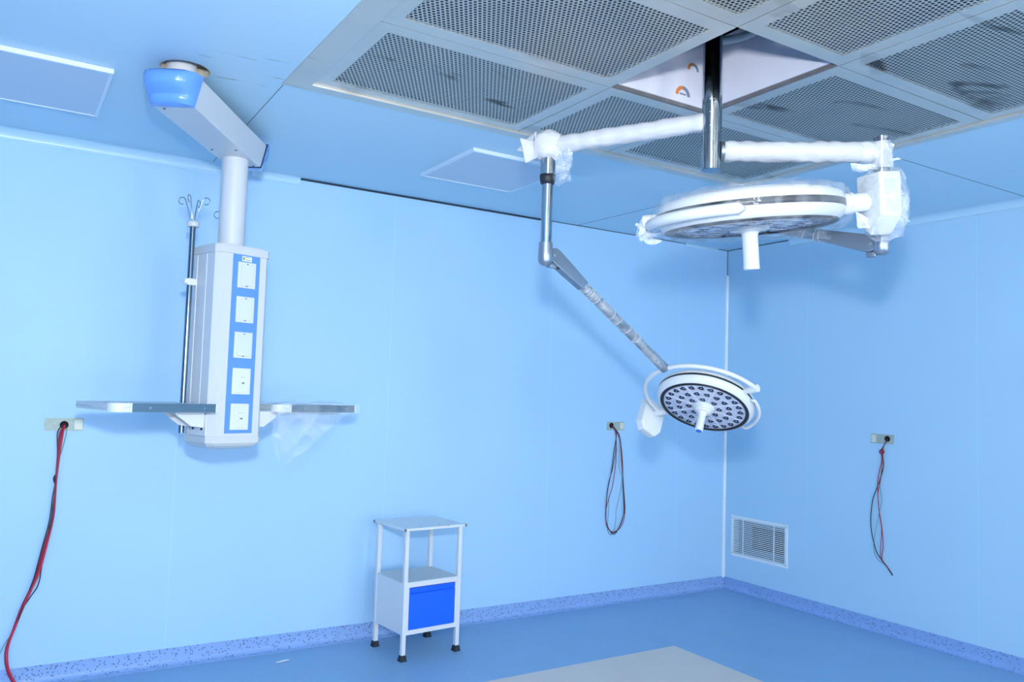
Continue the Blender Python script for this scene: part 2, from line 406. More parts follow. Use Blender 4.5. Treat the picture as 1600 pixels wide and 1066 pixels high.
# coving
def cove(name, along, a, b_, r=0.055):
    prof = [(0.0, 0.0), (r, 0.0)]+[(r-r*math.sin(t)*1.0, -(r-r*math.cos(t))) for t in [i*PI/2/10 for i in range(1, 10)]]+[(0.006, -r), (0.006, -r-0.006), (0.0, -r-0.006)]
    b = bmesh.new(); rows = []
    for t in (a, b_):
        rows.append([b.verts.new((t, -y-0.0005, H+z-0.0005) if along == 'x' else (-y-0.0005, t, H+z-0.0005)) for y, z in prof])
    m = len(prof)
    for i in range(m): b.faces.new((rows[0][i], rows[0][(i+1) % m], rows[1][(i+1) % m], rows[1][i]))
    b.faces.new(rows[0]); b.faces.new(rows[1][::-1]); bmesh.ops.recalc_face_normals(b, faces=b.faces)
    mb = MB(); mb._merge(b, False); return tag(mb.build(name, M['cove'], sharp=25), kind='structure')
cove('trim_9', 'x', XL, -4.40); cove('trim_10', 'x', -4.25, -3.94, 0.04); cove('trim_11', 'x', -0.52, -0.13, 0.018)
cove('trim_12', 'y', YF, -0.69, 0.055)
# corner strip
q = MB(); q.prism([(-0.019, -0.0005), (-0.0005, -0.0005), (-0.0005, -0.019), (-0.008, -0.016), (-0.016, -0.008)], 0.09, 2.77)
for z in (0.75, 1.25, 1.72, 2.05, 2.35): q.box((-0.009, -0.009, z), (0.018, 0.018, 0.006), 0, rz=PI/4)
tag(q.build('trim_13', M['corner']), kind='structure')
q = MB(); q.box2((-0.004, -0.004, 2.77), (-0.0005, -0.0005, H)); tag(q.build('trim_14', M['gap']), kind='structure')
# coved vinyl skirting
def skirt(name, along, a, b_):
    r = 0.035; T = 0.004
    prof = [(0, 0.1), (T, 0.1)]+[(T+r-r*math.cos(t), T+r-r*math.sin(t)) for t in [i*PI/2/8 for i in range(0, 9)]]+[(T+r, 0), (0, 0)]
    b = bmesh.new(); rows = []
    for t in (a, b_): rows.append([b.verts.new((t, -y-0.0004, z+0.0004) if along == 'x' else (-y-0.0004, t, z+0.0004)) for y, z in prof])
    m = len(prof)
    for i in range(m): b.faces.new((rows[0][i], rows[0][(i+1) % m], rows[1][(i+1) % m], rows[1][i]))
    b.faces.new(rows[0]); b.faces.new(rows[1][::-1]); bmesh.ops.recalc_face_normals(b, faces=b.faces)
    mb = MB(); mb._merge(b, False); return tag(mb.build(name, M['skirt'], sharp=30), kind='structure')
skirt('baseboard_back', 'x', XL, -0.0006); skirt('baseboard_right', 'y', YF, -0.0006)

# ------------------------------------------------------------------ air diffuser
GX = [-4.42, -3.335, -2.755, -1.675]; GY = [-1.68, -2.43, -3.15, -3.86, -4.62]
D = thing('air_diffuser', (-3.05, -3.15, H), 'large stainless steel perforated air diffuser set in the ceiling above the surgical light', 'air diffuser')
q = MB()
ox0, ox1, oy0, oy1 = LX0, LX1, LY0, LY1; ix0, ix1, iy0, iy1 = GX[0], GX[-1], GY[-1], GY[0]
O = [(ox0, oy0), (ox1, oy0), (ox1, oy1), (ox0, oy1)]; I = [(ix0, iy0), (ix1, iy0), (ix1, iy1), (ix0, iy1)]
zo, zi = H-0.004, H-0.016
b = bmesh.new()
for k in range(4):
    k2 = (k+1) % 4
    A = [b.verts.new((*O[k], H-0.0005)), b.verts.new((*O[k2], H-0.0005)), b.verts.new((*O[k2], zo)), b.verts.new((*O[k], zo))]; b.faces.new(A)
    A = [b.verts.new((*O[k], zo)), b.verts.new((*O[k2], zo)), b.verts.new((*I[k2], zi)), b.verts.new((*I[k], zi))]; b.faces.new(A)
    A = [b.verts.new((*I[k], zi)), b.verts.new((*I[k2], zi)), b.verts.new((*I[k2], H+0.03)), b.verts.new((*I[k], H+0.03))]; b.faces.new(A)
    A = [b.verts.new((*O[k], H-0.0005)), b.verts.new((*O[k2], H-0.0005)), b.verts.new((*I[k2], H+0.03)), b.verts.new((*I[k], H+0.03))]; b.faces.new(A)
bmesh.ops.remove_doubles(b, verts=b.verts, dist=1e-5); bmesh.ops.recalc_face_normals(b, faces=b.faces)
q._merge(b, False); q.build('frame', M['steel'], D)
PZ = H-0.006
for i in range(3):
    for j in range(4):
        if i == 1 and j == 1: continue          # this cell is open: the mast comes through it
        x0, x1 = GX[i]+0.0022, GX[i+1]-0.0022; y0, y1 = GY[j+1]+0.0022, GY[j]-0.0022; mg = 0.066
        q = MB(); q.mi = 0
        q.box2((x0, y0, PZ), (x0+mg, y1, PZ+0.012)); q.box2((x1-mg, y0, PZ), (x1, y1, PZ+0.012))
        q.box2((x0+mg, y0, PZ), (x1-mg, y0+mg, PZ+0.012)); q.box2((x0+mg, y1-mg, PZ), (x1-mg, y1, PZ+0.012))
        panel = q.build('panel_frame', M['steel'], D)
        q = MB(); bb = bmesh.new(); vs = [bb.verts.new(p_) for p_ in ((x0+mg, y0+mg, PZ+0.001), (x0+mg, y1-mg, PZ+0.001), (x1-mg, y1-mg, PZ+0.001), (x1-mg, y0+mg, PZ+0.001))]
        bb.faces.new(vs); q._merge(bb, False)
        q.build('perforated_sheet', M['perf_stain'] if (i, j) in ((2, 2), (0, 0), (2, 1)) else M['perf'], panel)
# support channels over the joints
q = MB()
for x in GX[1:3]: q.box2((x-0.012, GY[-1], H+0.012), (x+0.012, GY[0], H+0.035))
for y in GY[1:4]:
    for i in range(3):
        q.box2((GX[i]+0.012, y-0.012, H+0.012), (GX[i+1]-0.012, y+0.012, H+0.035))
q.build('support_channel', M['channel'], D)
q = MB()   # lip round the open cell
hx0, hx1, hy0, hy1 = GX[1], GX[2], GY[2], GY[1]
q.box2((hx0-0.002, hy1-0.012, H-0.004), (hx1+0.002, hy1+0.002, H+0.012)); q.box2((hx1-0.012, hy0, H-0.004), (hx1+0.002, hy1-0.012, H+0.012))
q.build('cell_lip', M['channel'], D)
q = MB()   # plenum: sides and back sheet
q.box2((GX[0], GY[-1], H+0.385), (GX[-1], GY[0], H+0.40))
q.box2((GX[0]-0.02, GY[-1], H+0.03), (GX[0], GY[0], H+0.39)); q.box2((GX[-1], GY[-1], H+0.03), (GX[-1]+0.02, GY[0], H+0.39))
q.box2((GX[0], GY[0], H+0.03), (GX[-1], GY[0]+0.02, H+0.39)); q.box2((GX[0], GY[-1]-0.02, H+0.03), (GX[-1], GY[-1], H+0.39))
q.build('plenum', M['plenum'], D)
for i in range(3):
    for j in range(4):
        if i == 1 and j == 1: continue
        q = MB(); q.box2((GX[i]+0.001, GY[j+1]+0.001, H+0.05), (GX[i+1]-0.001, GY[j]-0.001, H+0.06)); q.build('dark_backing', M['plenum'], D)  # dark plate added over each closed cell so the perforations look unlit
q = MB()
WY, WX = hy1-0.018, hx1-0.018
q.box2((hx0-0.02, WY, H+0.012), (WX, WY+0.008, H+0.37)); brd = q.build('duct_board', M['board'], D, label='white printed board standing behind the open cell')
q = MB(); q.box2((WX, hy0-0.02, H+0.012), (WX+0.008, WY+0.008, H+0.33)); q.build('duct_board', M['board'], D, label='white scuffed board standing beside the open cell')
def arc(cx, cz, r0, r1, a0, a1, m, nm):
    q = MB(); P1 = [(cx+r1*math.cos(a0+(a1-a0)*t/14), cz+r1*math.sin(a0+(a1-a0)*t/14)) for t in range(15)]
    P0 = [(cx+r0*math.cos(a0+(a1-a0)*t/14), cz+r0*math.sin(a0+(a1-a0)*t/14)) for t in range(15)][::-1]
    q.prism(P1+P0, WY-0.0012, WY-0.0002, Matrix(((1, 0, 0, 0), (0, 0, 1, 0), (0, 1, 0, 0), (0, 0, 0, 1)))); return q.build(nm, M[m], brd)
for (cx, cz, r) in ((-2.925, 3.045, 0.045), (-2.862, 3.178, 0.036)):
    arc(cx, cz, r*0.62, r, 0, PI*0.5, 'greyprint', 'printed_arc'); arc(cx, cz, r*0.62, r, PI*0.5, PI, 'orange', 'printed_arc')
q = MB(); q.box2((-2.945, WY-0.0012, 3.048), (-2.905, WY-0.0002, 3.056)); q.build('printed_line', M['greyprint'], brd)
q = MB(); q.sweep(bez([(-3.2, -2.62, H+0.25), (-3.0, -2.66, H+0.215), (-2.86, -2.74, H+0.235), (-2.79, -2.9, H+0.285)]), 0.018); q.build('hose', M['hose'], D)

# ------------------------------------------------------------------ ceiling light panels
def light_panel(x0, x1, y0, y1, label):
    t = thing('ceiling_light', ((x0+x1)/2, (y0+y1)/2, H), label, 'ceiling light', 'square ceiling light panels')
    z = H-0.022; f = 0.016; q = MB()
    q.box2((x0, y0, z), (x1, y0+f, H-0.001)); q.box2((x0, y1-f, z), (x1, y1, H-0.001))
    q.box2((x0, y0+f, z), (x0+f, y1-f, H-0.001)); q.box2((x1-f, y0+f, z), (x1, y1-f, H-0.001))
    q.build('frame', M['panel_frame'], t)
    q = MB(); q.box2((x0+f, y0+f, z+0.003), (x1-f, y1-f, H-0.002)); q.build('diffuser', M['diffuser'], t)
light_panel(-3.376, -2.72, -1.29, -0.622, 'square white ceiling light panel beside the steel air diffuser')
light_panel(-5.83, -5.172, -1.30, -0.602, 'square white ceiling light panel at the upper left, left of the pendant arm')

# ------------------------------------------------------------------ pendant
PV = Vector((-4.94, -1.47)); DR = Vector((0.53, 0.848, 0)).normalized(); PR = Vector((DR.y, -DR.x, 0))
COLX = Vector((-4.535, -0.819, 0)); ZB, ZT = 2.825, 2.948
P = thing('medical_pendant', (COLX.x, COLX.y, 0), 'white ceiling pendant with blue-capped arm and blue-striped socket column hanging on the left', 'medical pendant')
q = MB(); q.cyl((PV.x+0.015, PV.y+0.02, ZT-0.02), (PV.x+0.015, PV.y+0.02, 3.40), 0.064); q.lathe([(0.064, 2.962), (0.07, 2.962), (0.07, 2.972), (0.064, 2.972)], 48, Matrix.Translation((PV.x+0.015, PV.y+0.02, 0)))
q.build('ceiling_tube', M['pendant'], P)
near_r = Vector((-4.88, -1.545, 0)); A0 = near_r-PR*0.09; LEN = 0.93
AM = frame((A0.x, A0.y, 0), PR, (0, 0, 1))     # local x = right across, y = along
# frame(): y = z cross x ; make sure it points along DR
if (AM.to_3x3() @ Vector((0, 1, 0))).dot(DR) < 0: AM = AM @ Matrix.Diagonal((1, -1, 1, 1))
def trap(y0, y1, wb_, wt, mb, z0=ZB, z1=ZT, bev=0.008):
    b = bmesh.new(); vs = []
    for y in (y0, y1): vs.append([b.verts.new(v) for v in ((-wb_, y, z0), (wb_, y, z0), (wt, y, z1), (-wt, y, z1))])
    for k in range(4): b.faces.new((vs[0][k], vs[0][(k+1) % 4], vs[1][(k+1) % 4], vs[1][k]))
    b.faces.new(vs[0]); b.faces.new(vs[1]); bmesh.ops.recalc_face_normals(b, faces=b.faces)
    if bev: bmesh.ops.bevel(b, geom=list(b.edges), offset=bev, segments=3, affect='EDGES', profile=0.5)
    mb._merge(b, False, AM)
q = MB(); trap(0, LEN, 0.09, 0.118, q); q.build('arm', M['pendant'], P)
def endcap(sgn, y):
    # bulging moulded cap: stations from the arm's end outwards
    b = bmesh.new(); k_ = 1.0 if sgn < 0 else 1.3; rows = []
    NU, NS_ = 10, 9
    V_ = [0, 0.05, 0.12, 0.2, 0.28, 0.36, 0.42, 0.48, 0.56, 0.66, 0.78, 0.9, 1.0]
    hb = ZT-ZB+0.01
    def bul(v):      # how far the cap stands out at each height: slim foot, full head
        low = 0.055+0.015*math.sin(PI*min(1, v/0.4)); hi = 0.105*math.sqrt(max(0.0, 1-((v-0.70)/0.46)**2))+0.01
        return low if v < 0.36 else max(low*0.9, hi)
    def P3(u, v, s_):
        wd = (0.093+(0.125-0.093)*v)
        round_ = (1-abs(u)**3.5)**0.5 if abs(u) < 1 else 0
        return (u*wd, y+sgn*k_*bul(v)*s_*max(round_, 0.0), ZB-0.004+hb*v)
    us = [math.sin(PI/2*(i/NU*2-1)) for i in range(NU+1)]
    front = [[b.verts.new(P3(u, v, 1.0)) for u in us] for v in V_]
    back = [[b.verts.new((P3(u, v, 0)[0], y, P3(u, v, 0)[2])) for u in us] for v in V_]
    for i in range(len(V_)-1):
        for j in range(NU): b.faces.new((front[i][j], front[i][j+1], front[i+1][j+1], front[i+1][j]))
    for j in range(NU):
        for i in (0, -1): b.faces.new((front[i][j], front[i][j+1], back[i][j+1], back[i][j]))
    bmesh.ops.remove_doubles(b, verts=b.verts, dist=1e-5); bmesh.ops.recalc_face_normals(b, faces=b.faces)
    mb = MB(); mb._merge(b, True, AM); mb.build('end_cap', M['capblue'], P, sharp=50, label='rounded blue plastic end cap')
endcap(-1, -0.001); endcap(1, LEN+0.001)
q = MB(); q.cyl((COLX.x, COLX.y, 2.36), (COLX.x, COLX.y, ZB+0.01), 0.066, n=48); q.build('column', M['pendant'], P)
q = MB()
for (lx, ly) in ((-0.06, 0.62), (0.06, 0.62), (0.06, 0.9), (-0.05, 0.03)):
    q = MB(); v = AM @ Vector((lx, ly, 0)); q.cyl((v.x, v.y, ZB-0.003), (v.x, v.y, ZB+0.002), 0.006, n=12); q.build('arm_screw', M['screw'], P)
# service head
TH = 0.286; HW = 0.1455; HD = 0.145; CH = 0.031; HZ0, HZ1 = 1.345, 2.354
SM = Matrix.Translation(COLX) @ Matrix.Rotation(TH, 4, 'Z')     # local x along the front, -y is the front
def octo(g=0.0, c=CH):
    a, d = HW+g, HD+g
    return [(-a, -d+c), (-a+c, -d), (a-c*0.6, -d), (a, -d+c*0.6), (a, d-c*1.6), (a-c*1.6, d), (-a+c*1.6, d), (-a, d-c*1.6)]
q = MB(); q.prism(octo(-0.002), HZ0+0.045, HZ1-0.045, SM); 
for yy in (-0.035, 0.06): q.box((-HW+0.001, yy, (HZ0+HZ1)/2), (0.006, 0.006, HZ1-HZ0-0.1), 0.002, SM)
head = q.build('service_head', M['pendant'], P)
q = MB(); q.prism(octo(0.003), HZ1-0.046, HZ1-0.006, SM, bevel=0.003); q.prism(octo(-0.012), HZ1-0.008, HZ1+0.002, SM); q.build('top_cover', M['grey_white'], head)
q = MB(); q.prism(octo(0.001), HZ0+0.012, HZ0+0.047, SM, bevel=0.003)
b = bmesh.new(); base = octo(-0.003); rows = []
for s_, z in ((1, HZ0+0.014), (0.93, HZ0), (0.8, HZ0-0.012), (0.5, HZ0-0.02), (0.1, HZ0-0.022)): rows.append([b.verts.new((x*s_, y*s_, z)) for x, y in base])
for A, B in zip(rows, rows[1:]):
    for i in range(8): b.faces.new((A[i], A[(i+1) % 8], B[(i+1) % 8], B[i]))
b.faces.new(rows[-1]); bmesh.ops.recalc_face_normals(b, faces=b.faces); q._merge(b, False, SM)
q.build('bottom_cover', M['grey_white'], head)
# blue strip and its plates; local x of the strip
SX = 0.012; SWD = 0.075
q = MB(); q.box2((SX-SWD, -HD-0.0015, HZ0+0.062), (SX+SWD, -HD+0.003, HZ1-0.047), 0, SM); strip = q.build('blue_strip', M['stripblue'], head, label='bright blue strip down the front')
zz = [2.205, 2.030, 1.850, 1.668, 1.490]
for k, zc in enumerate(zz):
    q = MB(); mt = M['plate'] if k < 3 else M['plate_w']
    q.box2((SX-0.050, -HD-0.008, zc-0.066), (SX+0.050, -HD-0.0015, zc+0.066), 0.003, SM)
    q.box2((SX-0.034, -HD-0.0125, zc-0.055), (SX+0.034, -HD-0.007, zc+0.055), 0.0027, SM)
    pl = q.build('socket_plate', mt, P)
    if k < 3:
        for dz in (-0.056, 0.056): q = MB(); q.cyl(SM @ Vector((SX, -HD-0.0145, zc+dz)), SM @ Vector((SX, -HD-0.006, zc+dz)), 0.0028, n=10); q.build('screw', M['screw'], pl)
    else:
        q = MB()
        q.box2((SX-0.001, -HD-0.0131, zc-0.012), (SX+0.004, -HD-0.012, zc-0.006), 0, SM); q.box2((SX+0.006, -HD-0.0131, zc-0.013), (SX+0.013, -HD-0.012, zc-0.005), 0, SM)
        q.build('switch_mark', M['inkk'], pl)
        q = MB(); q.box2((SX-0.012, -HD-0.0129, zc+0.019), (SX+0.016, -HD-0.012, zc+0.0205), 0, SM)
        for dx, dz in ((-0.014, 0.0), (-0.014, -0.022)): q.box2((SX+dx, -HD-0.0129, zc+dz-0.003), (SX+dx+0.002, -HD-0.012, zc+dz+0.002), 0, SM)
        q.build('switch_line', M['satin'], pl)
q = MB(); q.box2((SX-0.028, -HD-0.003, HZ1-0.078), (SX+0.026, -HD-0.001, HZ1-0.052), 0, SM); st_ = q.build('sticker', M['sticker'], P, label='small cream label with green emblem')
q = MB(); q.box2((SX-0.023, -HD-0.0038, HZ1-0.072), (SX-0.014, -HD-0.0028, HZ1-0.058), 0, SM); q.box2((SX-0.008, -HD-0.0038, HZ1-0.0575), (SX+0.014, -HD-0.0028, HZ1-0.0555), 0, SM); q.build('emblem', M['inkg'], st_)
q = MB(); q.box2((SX-0.004, -HD-0.0038, HZ1-0.071), (SX+0.016, -HD-0.0028, HZ1-0.069), 0, SM); q.build('print_line', M['inkk'], st_)

# shelves: local x along front edge to the right, y to the back
def shelf(o, L_, Dp, wrapped):
    S = Matrix.Translation(o) @ Matrix.Rotation(TH, 4, 'Z'); T = 0.040; r = 0.05
    poly = [(L_, 0), (L_, Dp), (0, Dp)]
    poly = [(L_, 0.012), (L_, Dp), (0.03, Dp), (0, Dp-0.03)]+[(r-r*math.cos(t), r-r*math.sin(t)) for t in [i*PI/2/8 for i in range(9)]]
    q = MB(); q.prism(poly, -T+0.005, -0.002, S); sh = q.build('shelf', M['grey_white'], P)
    q = MB()      # white edging along the left side and round the corner
    q.sweep([S @ Vector(v) for v in [(0.004, Dp-0.02, -T/2), (0.0, Dp*0.5, -T/2), (0.0, r, -T/2)]+[(r-r*math.cos(t), r-r*math.sin(t)-0.001, -T/2) for t in [i*PI/2/8 for i in range(1, 9)]]+[(0.075, -0.001, -T/2)]], 0.004, 6)
    q.prism([(p_[0]-0.003, p_[1]-0.003) for p_ in poly[4:]]+[(0.08, -0.003), (0.08, 0.02), (0.02, 0.05)], -T, 0, S)
    q.build('corner_guard', M['white'], sh)
    q = MB(); q.box2((0.082, -0.007, -T), (L_, 0.004, 0.0), 0.0015, S); q.box2((0.082, -0.0095, -T), (L_, -0.006, -T+0.005), 0, S); q.box2((0.082, -0.0095, -0.005), (L_, -0.006, 0.0), 0, S)
    q.build('side_rail', M['alu'], sh, label='grey-blue aluminium rail along the shelf edge')
    q = MB(); q.box2((L_-0.001, -0.011, -T-0.001), (L_+0.008, 0.03, 0.001), 0.002, S); q.build('rail_end', M['white'], sh); q = MB(); q.box2((0.076, -0.0105, -T-0.001), (0.084, 0.01, 0.001), 0.001, S); q.build('rail_end', M['white'], sh)
    for dx in (L_*0.34, L_-0.06): q = MB(); q.cyl(S @ Vector((dx, -0.0115, -T/2)), S @ Vector((dx, -0.005, -T/2)), 0.006, n=16); q.build('rail_screw', M['chrome'], sh)
    return sh, S
LSH, DSH = 0.485, 0.43; R_ = Vector((-4.62, -1.05, 1.553)); ex = Vector((math.cos(TH), math.sin(TH), 0)); ey = Vector((-math.sin(TH), math.cos(TH), 0))
s1, S1 = shelf(R_-ex*LSH, LSH, DSH, False)
# bracket of the left shelf against the head's left side
def bracket(side, y0, o=None):
    q = MB(); B = SM
    if side < 0:
        X = -HW
        q.box2((X-0.004, y0-0.12, 1.395), (X+0.001, y0+0.03, 1.50), 0.001, B)
        def pl(yy):
            poly = [(X-0.004, 1.515), (X-0.15, 1.515), (X-0.15, 1.50), (X-0.07, 1.442), (X-0.004, 1.435)]
            b = bmesh.new(); A = [b.verts.new((x, yy-0.002, z)) for x, z in poly]; C = [b.verts.new((x, yy+0.002, z)) for x, z in poly]
            b.faces.new(A); b.faces.new(C[::-1])
            for i in range(5): b.faces.new((A[i], A[(i+1) % 5], C[(i+1) % 5], C[i]))
            bmesh.ops.recalc_face_normals(b, faces=b.faces); q._merge(b, False, B)
    else:
        X = HW
        q.box2((X-0.001, y0-0.11, 1.425), (X+0.004, y0+0.03, 1.50), 0.001, B)
        def pl(yy):
            poly = [(X+0.004, 1.515), (X+0.14, 1.515), (X+0.14, 1.50), (X+0.05, 1.435), (X+0.004, 1.435)]
            b = bmesh.new(); A = [b.verts.new((x, yy-0.002, z)) for x, z in poly]; C = [b.verts.new((x, yy+0.002, z)) for x, z in poly]
            b.faces.new(A); b.faces.new(C[::-1])
            for i in range(5): b.faces.new((A[i], A[(i+1) % 5], C[(i+1) % 5], C[i]))
            bmesh.ops.recalc_face_normals(b, faces=b.faces); q._merge(b, False, B)
    pl(y0-0.10); pl(y0+0.02)
    br = q.build('shelf_bracket', M['white'], P)
    for yy in (y0-0.085, y0-0.0):
        for z in (1.427, 1.488): q = MB(); q.cyl(SM @ Vector((X+side*0.009, yy, z)), SM @ Vector((X+side*0.003, yy, z)), 0.006, n=12); q.build('bolt', M['dark'], br)
bracket(-1, 0.0); bracket(1, 0.02)
C2 = COLX+ex*(HW+0.085)+ey*(-HD+0.005)+Vector((0, 0, 1.553))
s2, S2 = shelf(C2, 0.50, 0.27, True)
s1['label'] = 'bare shelf on the left of the column'; s2['label'] = 'shelf on the right, wrapped in clear film'

# drip poles with hooks
def drip_pole(x, y, z0, z1, full=True):
    q = MB(); q.cyl((x, y, z0), (x, y, z1), 0.0135, n=24); po = q.build('drip_pole', M['pole'], P)
    q = MB(); q.cyl((x, y, z1-0.008), (x, y, z1+0.022), 0.030, n=32, bev=0.006); q.build('hook_collar', M['grey_white'], po)
    for k in range(4):
        a = math.radians(-32+90*k); d = Vector((math.cos(a), math.sin(a), 0)); base = Vector((x, y, z1+0.015))+d*0.015
        pts = [base, base+d*0.008+Vector((0, 0, 0.05)), base+d*0.026+Vector((0, 0, 0.105))]
        c = base+d*0.047+Vector((0, 0, 0.112)); r = 0.018
        for t in range(1, 12):
            an = math.radians(170-26*t); pts.append(c+d*r*math.cos(an)+Vector((0, 0, r*math.sin(an))))
        q = MB(); q.sweep(bez(pts, 3), 0.0028, 8); q.build('hook', M['chrome'], po)
    return po
BL = COLX-ex*(HW+0.028)+ey*(HD-0.07)
drip_pole(BL.x, BL.y, 1.40, 2.455)
q = MB(); c = Vector((BL.x, BL.y, 2.165)); q.box((0, 0, 0), (0.05, 0.036, 0.035), 0.006, Matrix.Translation(c+ex*0.004) @ Matrix.Rotation(TH, 4, 'Z')); q.box((-0.028, 0, 0), (0.016, 0.045, 0.022), 0.004, Matrix.Translation(c) @ Matrix.Rotation(TH, 4, 'Z'))
q.build('pole_clamp', M['white'], P)
BR = COLX+ex*(HW-0.07)+ey*(HD+0.03); drip_pole(BR.x, BR.y, 1.40, 2.44)
q = MB(); q.box((0, 0, 0), (0.036, 0.05, 0.035), 0.006, Matrix.Translation(Vector((BR.x, BR.y, 2.165))) @ Matrix.Rotation(TH, 4, 'Z')); q.build('pole_clamp', M['white'], P)

# ------------------------------------------------------------------ surgical light
def cw(px, py, d):      # a point of the place from its bearing and depth
    return CAM+(RT*((px-800)/FPX)-UP*((py-533)/FPX)+FW)*d
def cdir(x, y, z):      # right, up, away
    return (RT*x+UP*y+FW*z).normalized()
MX, MY = -3.086, -2.79
SL = thing('surgical_light', (MX, MY, H), 'twin-headed white surgical light on a polished mast below the air diffuser', 'surgical light')
q = MB(); q.cyl((MX, MY, 2.868), (MX, MY, 3.38), 0.0395, n=48); q.cyl((MX, MY, 2.866), (MX, MY, 2.87), 0.0375, n=48)
q.cyl((MX, MY, 2.742), (MX, MY, 2.866), 0.0405, n=48); q.cyl((MX, MY, 2.737), (MX, MY, 2.742), 0.0385, n=48)
q.sweep([(MX, MY, 2.737), (MX, MY, 2.592), (MX, MY, 2.5919), (MX, MY, 2.60)], [0.0405, 0.0405, 0.037, 0.036], 48)
mast = q.build('mast', M['chrome'], SL, sharp=40)
q = MB()
tc_ = (CAM-Vector((MX, MY, 0))); tc_.z = 0; tc_.normalize(); sd = Vector((-tc_.y, tc_.x, 0))
for z, a in ((2.83, -0.25), (2.775, -0.25), (2.715, 0.1), (2.885, -0.3), (2.885, 0.25)):
    d = (tc_*math.cos(a)-sd*math.sin(a)*-1).normalized(); q = MB(); q.cyl(Vector((MX, MY, z))+d*0.038, Vector((MX, MY, z))+d*0.0435, 0.0055, n=14); q.build('mast_screw', M['chrome'], mast)
def crumple(amp, s=14, seed=0.0):
    return lambda i, k, p_: 1+amp*nz((p_.x+math.cos(k*0.8)*0.05, p_.y+math.sin(k*0.8)*0.05, p_.z+k*0.004), s, seed)
E1 = Vector((-3.468, -2.159, 2.775)); E2 = Vector((-2.545, -3.2, 2.671))
def arm_tube(a, b_, r, seed):
    a = Vector(a); b_ = Vector(b_); n = 40; pts = [a.lerp(b_, t/n) for t in range(n+1)]
    q = MB(); q.sweep(pts, [r*(1+0.05*math.sin(t*1.3+seed)+0.05*nz((t*0.31, seed, 0), 1)) for t in range(n+1)], 28, rfun=crumple(0.09, 16, seed))
    return q
m1 = Vector((MX, MY, 2.797)); m2 = Vector((MX, MY, 2.671))
d1 = (E1-m1); d1.z = 0; d1.normalize(); d2 = (E2-m2); d2.z = 0; d2.normalize()
arm_tube(m1+d1*0.03, E1-d1*0.02+Vector((0, 0, 0.0)), 0.039, 1.0).build('horizontal_arm', M['foam'], SL, label='horizontal arm wrapped in white foam sheet')
arm_tube(m2+d2*0.045, E2-d2*0.055, 0.042, 5.0).build('horizontal_arm', M['foam'], SL, label='horizontal arm wrapped in white foam sheet')
q = MB(); q.cyl(m2+d2*0.036, m2+d2*0.05, 0.043); q.build('arm_flange', M['satin'], SL)
# elbow 1: drop tube
x1, y1 = E1.x, E1.y
q = MB(); q.cyl((x1, y1, 2.64), (x1, y1, 2.80), 0.0345, n=40); q.cyl((x1, y1, 2.325), (x1, y1, 2.60), 0.0245, n=40); q.cyl((x1, y1, 2.318), (x1, y1, 2.325), 0.0225, n=40)
dt = q.build('drop_tube', M['chrome'], SL)
q = MB(); q.lathe([(0.024, 2.598), (0.029, 2.598), (0.034, 2.612), (0.036, 2.625), (0.036, 2.641), (0.030, 2.641)], 40, Matrix.Translation((x1, y1, 0))); q.build('black_collar', M['dark'], dt)
# elbow 2: drop tube
x2, y2 = E2.x, E2.y
q = MB(); q.cyl((x2, y2, 2.352), (x2, y2, 2.725), 0.0315, n=40); q.cyl((x2, y2, 2.338), (x2, y2, 2.352), 0.034, n=40); q.cyl((x2, y2, 2.725), (x2, y2, 2.732), 0.034, n=40)
dt2 = q.build('drop_tube', M['chrome'], SL)

